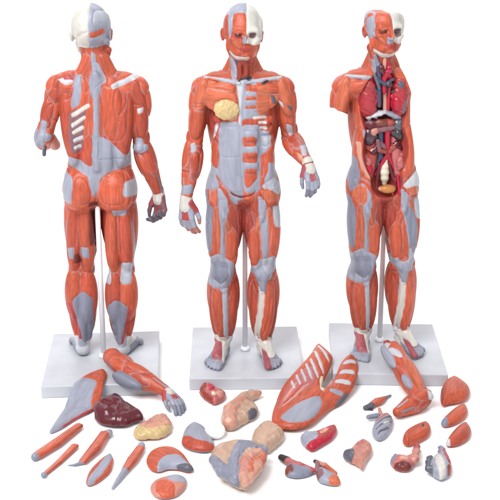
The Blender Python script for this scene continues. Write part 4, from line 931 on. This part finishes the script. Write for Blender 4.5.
# front wall of the trunk, leaning between two bases
ramp2 = lambda x, y: 3.6 * np.clip((y + 22) / 18.0, 0, 1) + .9 * np.clip(1 - ((x - 11) / 8) ** 2, 0, 1)
CH = [(46, 350), (52, 305), (82, 240), (142, 192), (210, 140), (226, 104), (242, 88), (266, 102), (304, 130), (300, 158), (266, 208), (258, 236), (276, 232), (308, 204), (336, 152), (370, 128), (402, 140), (411, 172), (399, 215), (350, 268), (300, 290), (262, 325), (215, 368), (150, 388), (92, 382), (56, 366)]
ribs = [('WG', [(236, 104), (246, 100), (292, 146), (284, 156)]), ('WG', [(220, 128), (230, 122), (270, 184), (262, 194)]), ('WG', [(204, 156), (213, 150), (248, 204), (238, 210)]), ('WG', [(186, 172), (194, 166), (222, 212), (212, 218)]), ('WG', [(166, 188), (174, 184), (196, 222), (188, 228)]), ('WG', [(146, 204), (154, 200), (172, 232), (164, 236)]), ('WG', [(126, 222), (134, 218), (148, 242), (140, 246)]),
        ('WG', [(346, 152), (400, 146), (404, 157), (344, 163)]), ('WG', [(334, 178), (396, 178), (396, 190), (328, 190)]), ('WG', [(316, 204), (382, 210), (374, 222), (308, 216)]), ('G', [(296, 232), (352, 242), (340, 254), (286, 244)]), ('GD', [(310, 276), (372, 232), (385, 244), (340, 284), (312, 296)])]
piece('chest_wall', 'V-shaped front trunk wall with white ribs and grey belly sheath, leaning between two bases', 'trunk wall', [slab(outline(q7, CH, 2.8), 1.2, 1.6, .35, .10, 'O', arch=ramp2)],
      [('PK', [(72, 310), (104, 240), (210, 166), (246, 220), (150, 268), (84, 312)]), ('P', [(92, 276), (150, 224), (156, 230), (98, 284)]), ('P', [(90, 300), (200, 226), (204, 233), (96, 306)]), ('R', [(96, 290), (180, 228), (184, 232), (100, 296)]), ('G', [(80, 346), (150, 302), (246, 258), (262, 288), (240, 332), (196, 362), (140, 372), (102, 364)]), ('CREAM', [(250, 200), (268, 196), (270, 250), (250, 240)])] + ribs,
      None, {'muscle_wall': None, 'sheath': ('G', 'GD'), 'ribs': ('WG', 'CREAM')}, h=.16, q=q7, zc=3.2, depth=.11, drop=False)

# pieces on the right
OVAL = 'plump orange muscles on the right'
piece('shoulder_muscle', 'big plump orange triangular shoulder muscle, rightmost by the base', 'muscle', [slab(outline(q6, [(308, 116), (312, 68), (346, 36), (384, 44), (428, 78), (415, 112), (380, 124), (336, 130), (316, 138)], .9), 2.3, 3.0, .1, 0, 'O')],
      [('DR', [(298, 60), (318, 60), (322, 142), (300, 150)]), (None, [(350, 20), (354, 20), (366, 130), (360, 130)])], None, {'muscle_belly': None, 'tendon': ('DR',)}, q=q6, zc=1.1)
piece('oval_muscle', 'upper of two oval orange muscles, grey at the left end', 'muscle', [slab(outline(q6, [(306, 207), (330, 180), (370, 147), (408, 136), (418, 164), (400, 190), (360, 210), (325, 218)], .7), 1.6, 2.0, .1, 0, 'O')], [('G2', [(295, 195), (325, 190), (344, 214), (310, 228)])], OVAL, MT, q=q6, zc=.8)
piece('oval_muscle', 'lower of two oval orange muscles, with a pale tip', 'muscle', [slab(outline(q6, [(325, 288), (346, 254), (376, 222), (410, 207), (431, 234), (420, 265), (380, 288), (345, 293)], .7), 1.7, 2.0, .1, 0, 'O2')], [('WG', [(315, 280), (334, 268), (352, 298), (315, 300)])], OVAL, MT, q=q6, zc=.8)
piece('block_muscle', 'blunt orange block muscle with a dark hole near its right end', 'muscle', [slab(outline(q6, [(162, 282), (166, 250), (205, 226), (250, 210), (274, 222), (270, 252), (230, 276), (185, 293)], .7), 1.8, 1.8, .1, 0, 'O')], [('O2', [(160, 250), (195, 245), (190, 300), (155, 300)]), ('K', [(236, 228), (246, 228), (246, 240), (236, 240)])], None, {'muscle_belly': None, 'peg_hole': ('K',)}, q=q6, zc=1.0)
piece('small_muscle', 'small orange spindle with dark left tip and grey right tip', 'muscle', tube(q6, [(42, 136), (70, 120), (92, 110)], [.7, .95, .6], ['O', 'O'], strands=True) + tube(q6, [(92, 110), (118, 98)], [.5, .25], ['G2'], .25) + tube(q6, [(44, 138), (20, 146)], [.72, .55], ['GD'], .25) + tube(q6, [(28, 148), (46, 152)], [.4, .3], ['K'], .2), (), None, MT, q=q6)
stripes = [('GD', [(56, 222), (122, 186), (125, 191), (58, 228)]), ('GD', [(58, 240), (122, 204), (124, 209), (60, 246)]), ('GD', [(64, 256), (112, 228), (113, 234), (68, 262)]), ('PK', [(62, 200), (100, 180), (116, 184), (64, 214)]), ('W', [(88, 222), (116, 208), (116, 212), (90, 228)])]
piece('kidney', 'ribbed grey and mauve oval organ with a stubby top', 'organ', [slab(outline(q6, [(44, 232), (58, 198), (82, 178), (110, 176), (129, 190), (126, 222), (100, 258), (70, 271), (48, 254)], .8), 1.8, 2.2, .1, 0, 'G')] + tube(q6, [(32, 190), (66, 184)], [.55, .6], ['G2'], .3) + tube(q6, [(74, 158), (80, 180)], [.35, .5], ['P2'], .3), stripes, None, {'organ_body': None, 'groove': ('GD',), 'fold': ('PK', 'W')}, mat=M_ORGAN, q=q6, zc=1.0, depth=.13)
piece('lung', 'granular pink lung half with a dark grey left end', 'lung', [slab(outline(q5, [(316, 324), (346, 318), (361, 294), (395, 280), (429, 292), (435, 318), (410, 348), (394, 388), (376, 366), (342, 352), (322, 340)], .9), 2.0, 2.2, .1, 0, 'P2')], [('GD', [(305, 318), (344, 312), (366, 344), (344, 362), (310, 345)]), ('PK', [(365, 300), (395, 290), (400, 310), (372, 318)])], None, {'lung_body': None, 'cut_face': ('GD',)}, mat=M_ORGAN, lump=lumpy(.12, 2.6), q=q5, zc=1.0)
piece('organ_half', 'crimson organ piece with a flat grey left end', 'organ', [slab(outline(q5, [(150, 266), (166, 248), (210, 246), (250, 230), (291, 215), (300, 238), (280, 266), (240, 290), (200, 313), (176, 300)], .7), 1.4, 1.5, .1, 0, 'R')], [('G', [(140, 262), (165, 236), (212, 240), (228, 272), (178, 304)]), ('CR', [(170, 300), (230, 276), (300, 240), (300, 262), (200, 325)]), ('P', [(225, 258), (250, 240), (268, 244), (240, 262)]), ('DR', [(236, 262), (262, 252), (270, 262), (244, 276)])], None, {'organ_body': None, 'cut_face': ('G',)}, mat=M_ORGAN, lump=lumpy(.10, 2.4), q=q5, zc=.8, depth=.1)
piece('neck_muscle', 'grey slab with a black tip and a red ridge', 'muscle', [slab(outline(q5, [(92, 385), (112, 364), (140, 362), (180, 374), (214, 388), (190, 406), (140, 415), (96, 406)], .6), 1.2, 1.4, .1, 0, 'G2')] + tube(q5, [(82, 342), (106, 354)], [.7, .85], ['K'], .3, 0) + tube(q5, [(110, 358), (150, 374), (205, 392)], [.75, .75, .5], ['PK', 'R'], .4, .2),
      [('BR', [(92, 380), (120, 372), (134, 400), (96, 404)])], None, {'slab': None, 'ridge': ('PK', 'R'), 'black_tip': ('K',)}, q=q5, zc=.8)
piece('neck_muscle', 'grey forked piece with an orange foot, right of the slab with a black tip', 'muscle', [slab(outline(q5, [(214, 402), (224, 384), (250, 386), (282, 404), (305, 416), (314, 440), (280, 444), (222, 430)], .6), 1.3, 1.4, .1, 0, 'G')] + tube(q5, [(222, 364), (250, 374), (290, 404)], [.5, .55, .45], ['P2', 'O3'], .3, .1) + tube(q5, [(212, 358), (224, 364)], [.45, .5], ['K'], .2, .1) + tube(q5, [(222, 366), (220, 392)], [.5, .6], ['PU'], .3, .1),
      [('O3', [(262, 424), (310, 410), (325, 450), (270, 452)]), ('PU', [(214, 396), (240, 388), (246, 420), (216, 424)])], None, {'slab': None, 'foot': ('O3',), 'ridge': ('P2',), 'black_tip': ('K',)}, q=q5, zc=.8)
piece('larynx', 'mauve organ piece with a grey corner and an upright pink horn', 'organ', [slab(outline(q6, [(112, 352), (130, 332), (165, 342), (200, 338), (214, 352), (208, 370), (190, 388), (150, 387), (126, 376)], .7), 1.5, 1.5, .1, 0, 'PK')] + tube(q6, [(208, 352), (216, 322), (218, 304)], [.95, .75, .7], ['P2', 'R'], .4, .2),
      [('G2', [(102, 352), (130, 320), (146, 346), (124, 372)]), ('D', [(120, 372), (200, 372), (195, 396), (120, 392)]), ('P', [(150, 352), (185, 350), (186, 366), (152, 366)])], None, {'organ_body': None, 'grey_corner': ('G2',), 'horn': ('R',)}, mat=M_ORGAN, lump=lumpy(.12, 2.8), q=q6, zc=.8)
piece('cranial_bone', 'knobbly grey and white skull base with a red right side', 'skull piece', [slab(outline(q6, [(260, 394), (270, 354), (300, 336), (325, 330), (345, 346), (355, 376), (350, 404), (310, 423), (282, 406)], .9), 2.1, 1.8, .1, 0, 'G')] + tube(q6, [(312, 312), (316, 335)], [.6, .9], ['G2'], .3, .5) + tube(q6, [(268, 352), (262, 392)], [.7, .7], ['GD'], .3, .2),
      [('W', [(282, 350), (306, 346), (334, 404), (312, 424), (292, 396)]), ('R', [(312, 322), (345, 336), (358, 372), (338, 376), (320, 350)]), ('DR', [(336, 384), (358, 380), (352, 410), (338, 412)]), ('GD', [(250, 376), (274, 380), (282, 410), (250, 410)])], None, {'bone': None, 'white_strip': ('W',), 'red_side': ('R', 'DR')}, mat=M_ORGAN, lump=lumpy(.16, 2.8), q=q6, zc=1.1, depth=.12)

#LOOSE_END
# ------------------------------------------------------------------ setting
def floor():
    W, pts = 9.0, []
    prof = [(-6.0, 0.0), (-3, 0), (0, 0), (1.6, 0)]
    for i in range(1, 13):
        a = math.pi / 2 * i / 12; prof.append((1.6 + 1.2 * math.sin(a), 1.2 - 1.2 * math.cos(a)))
    prof.append((2.8, 6.0))
    vs = [(x, y, z) for y, z in prof for x in (-W, W)]
    fs = [(2 * i, 2 * i + 1, 2 * i + 3, 2 * i + 2) for i in range(len(prof) - 1)]
    me = bpy.data.meshes.new('floor'); me.from_pydata(vs, [], fs)
    for p in me.polygons: p.use_smooth = True
    me.materials.append(plain_material('studio_paper', (.96, .96, .96), .8, .1, .004, 3))
    o = bpy.data.objects.new('floor', me); COL.objects.link(o); o['kind'] = 'structure'; o['label'] = 'seamless white studio sweep'
floor()

w = bpy.data.worlds.new('World'); SC.world = w; w.use_nodes = True
bg = w.node_tree.nodes['Background']; bg.inputs[0].default_value = (1.0, 1.0, 1.0, 1); bg.inputs[1].default_value = .59

def area(name, loc, target, size, power, col=(1, 1, 1)):
    l = bpy.data.lights.new(name, 'AREA'); l.shape = 'RECTANGLE'; l.size, l.size_y = size; l.energy = power; l.color = col
    o = bpy.data.objects.new(name, l); COL.objects.link(o); o.location = loc
    from mathutils import Vector
    o.rotation_euler = (Vector(target) - Vector(loc)).to_track_quat('-Z', 'Y').to_euler()
area('softbox', (-1.3, -2.1, 3.1), (0, 0, .3), (1.9, 1.9), 148)
area('softbox_fill', (2.0, -2.0, 2.4), (0, 0, .4), (1.2, 1.2), 14)

area('added_floor_wash', (0, 1.5, 3.0), (0, .9, 0), (4.5, 1.4), 42)  # added unseen lamp, washes out cast shadows on the floor behind the figures
cam = bpy.data.cameras.new('camera'); co = bpy.data.objects.new('camera', cam); COL.objects.link(co)
co.location = (0, CAM_Y * .01, CAM_Z * .01); co.rotation_euler = (math.pi / 2 - PITCH, 0, 0)
cam.sensor_width = 36; cam.lens = 36 * FPX / 500; cam.clip_end = 100; cam.clip_start = .05
SC.camera = co
SC.view_settings.view_transform = 'Standard'; SC.view_settings.look = 'None'; SC.view_settings.exposure = 0; SC.view_settings.gamma = 1
SC.render.resolution_x = SC.render.resolution_y = 1024
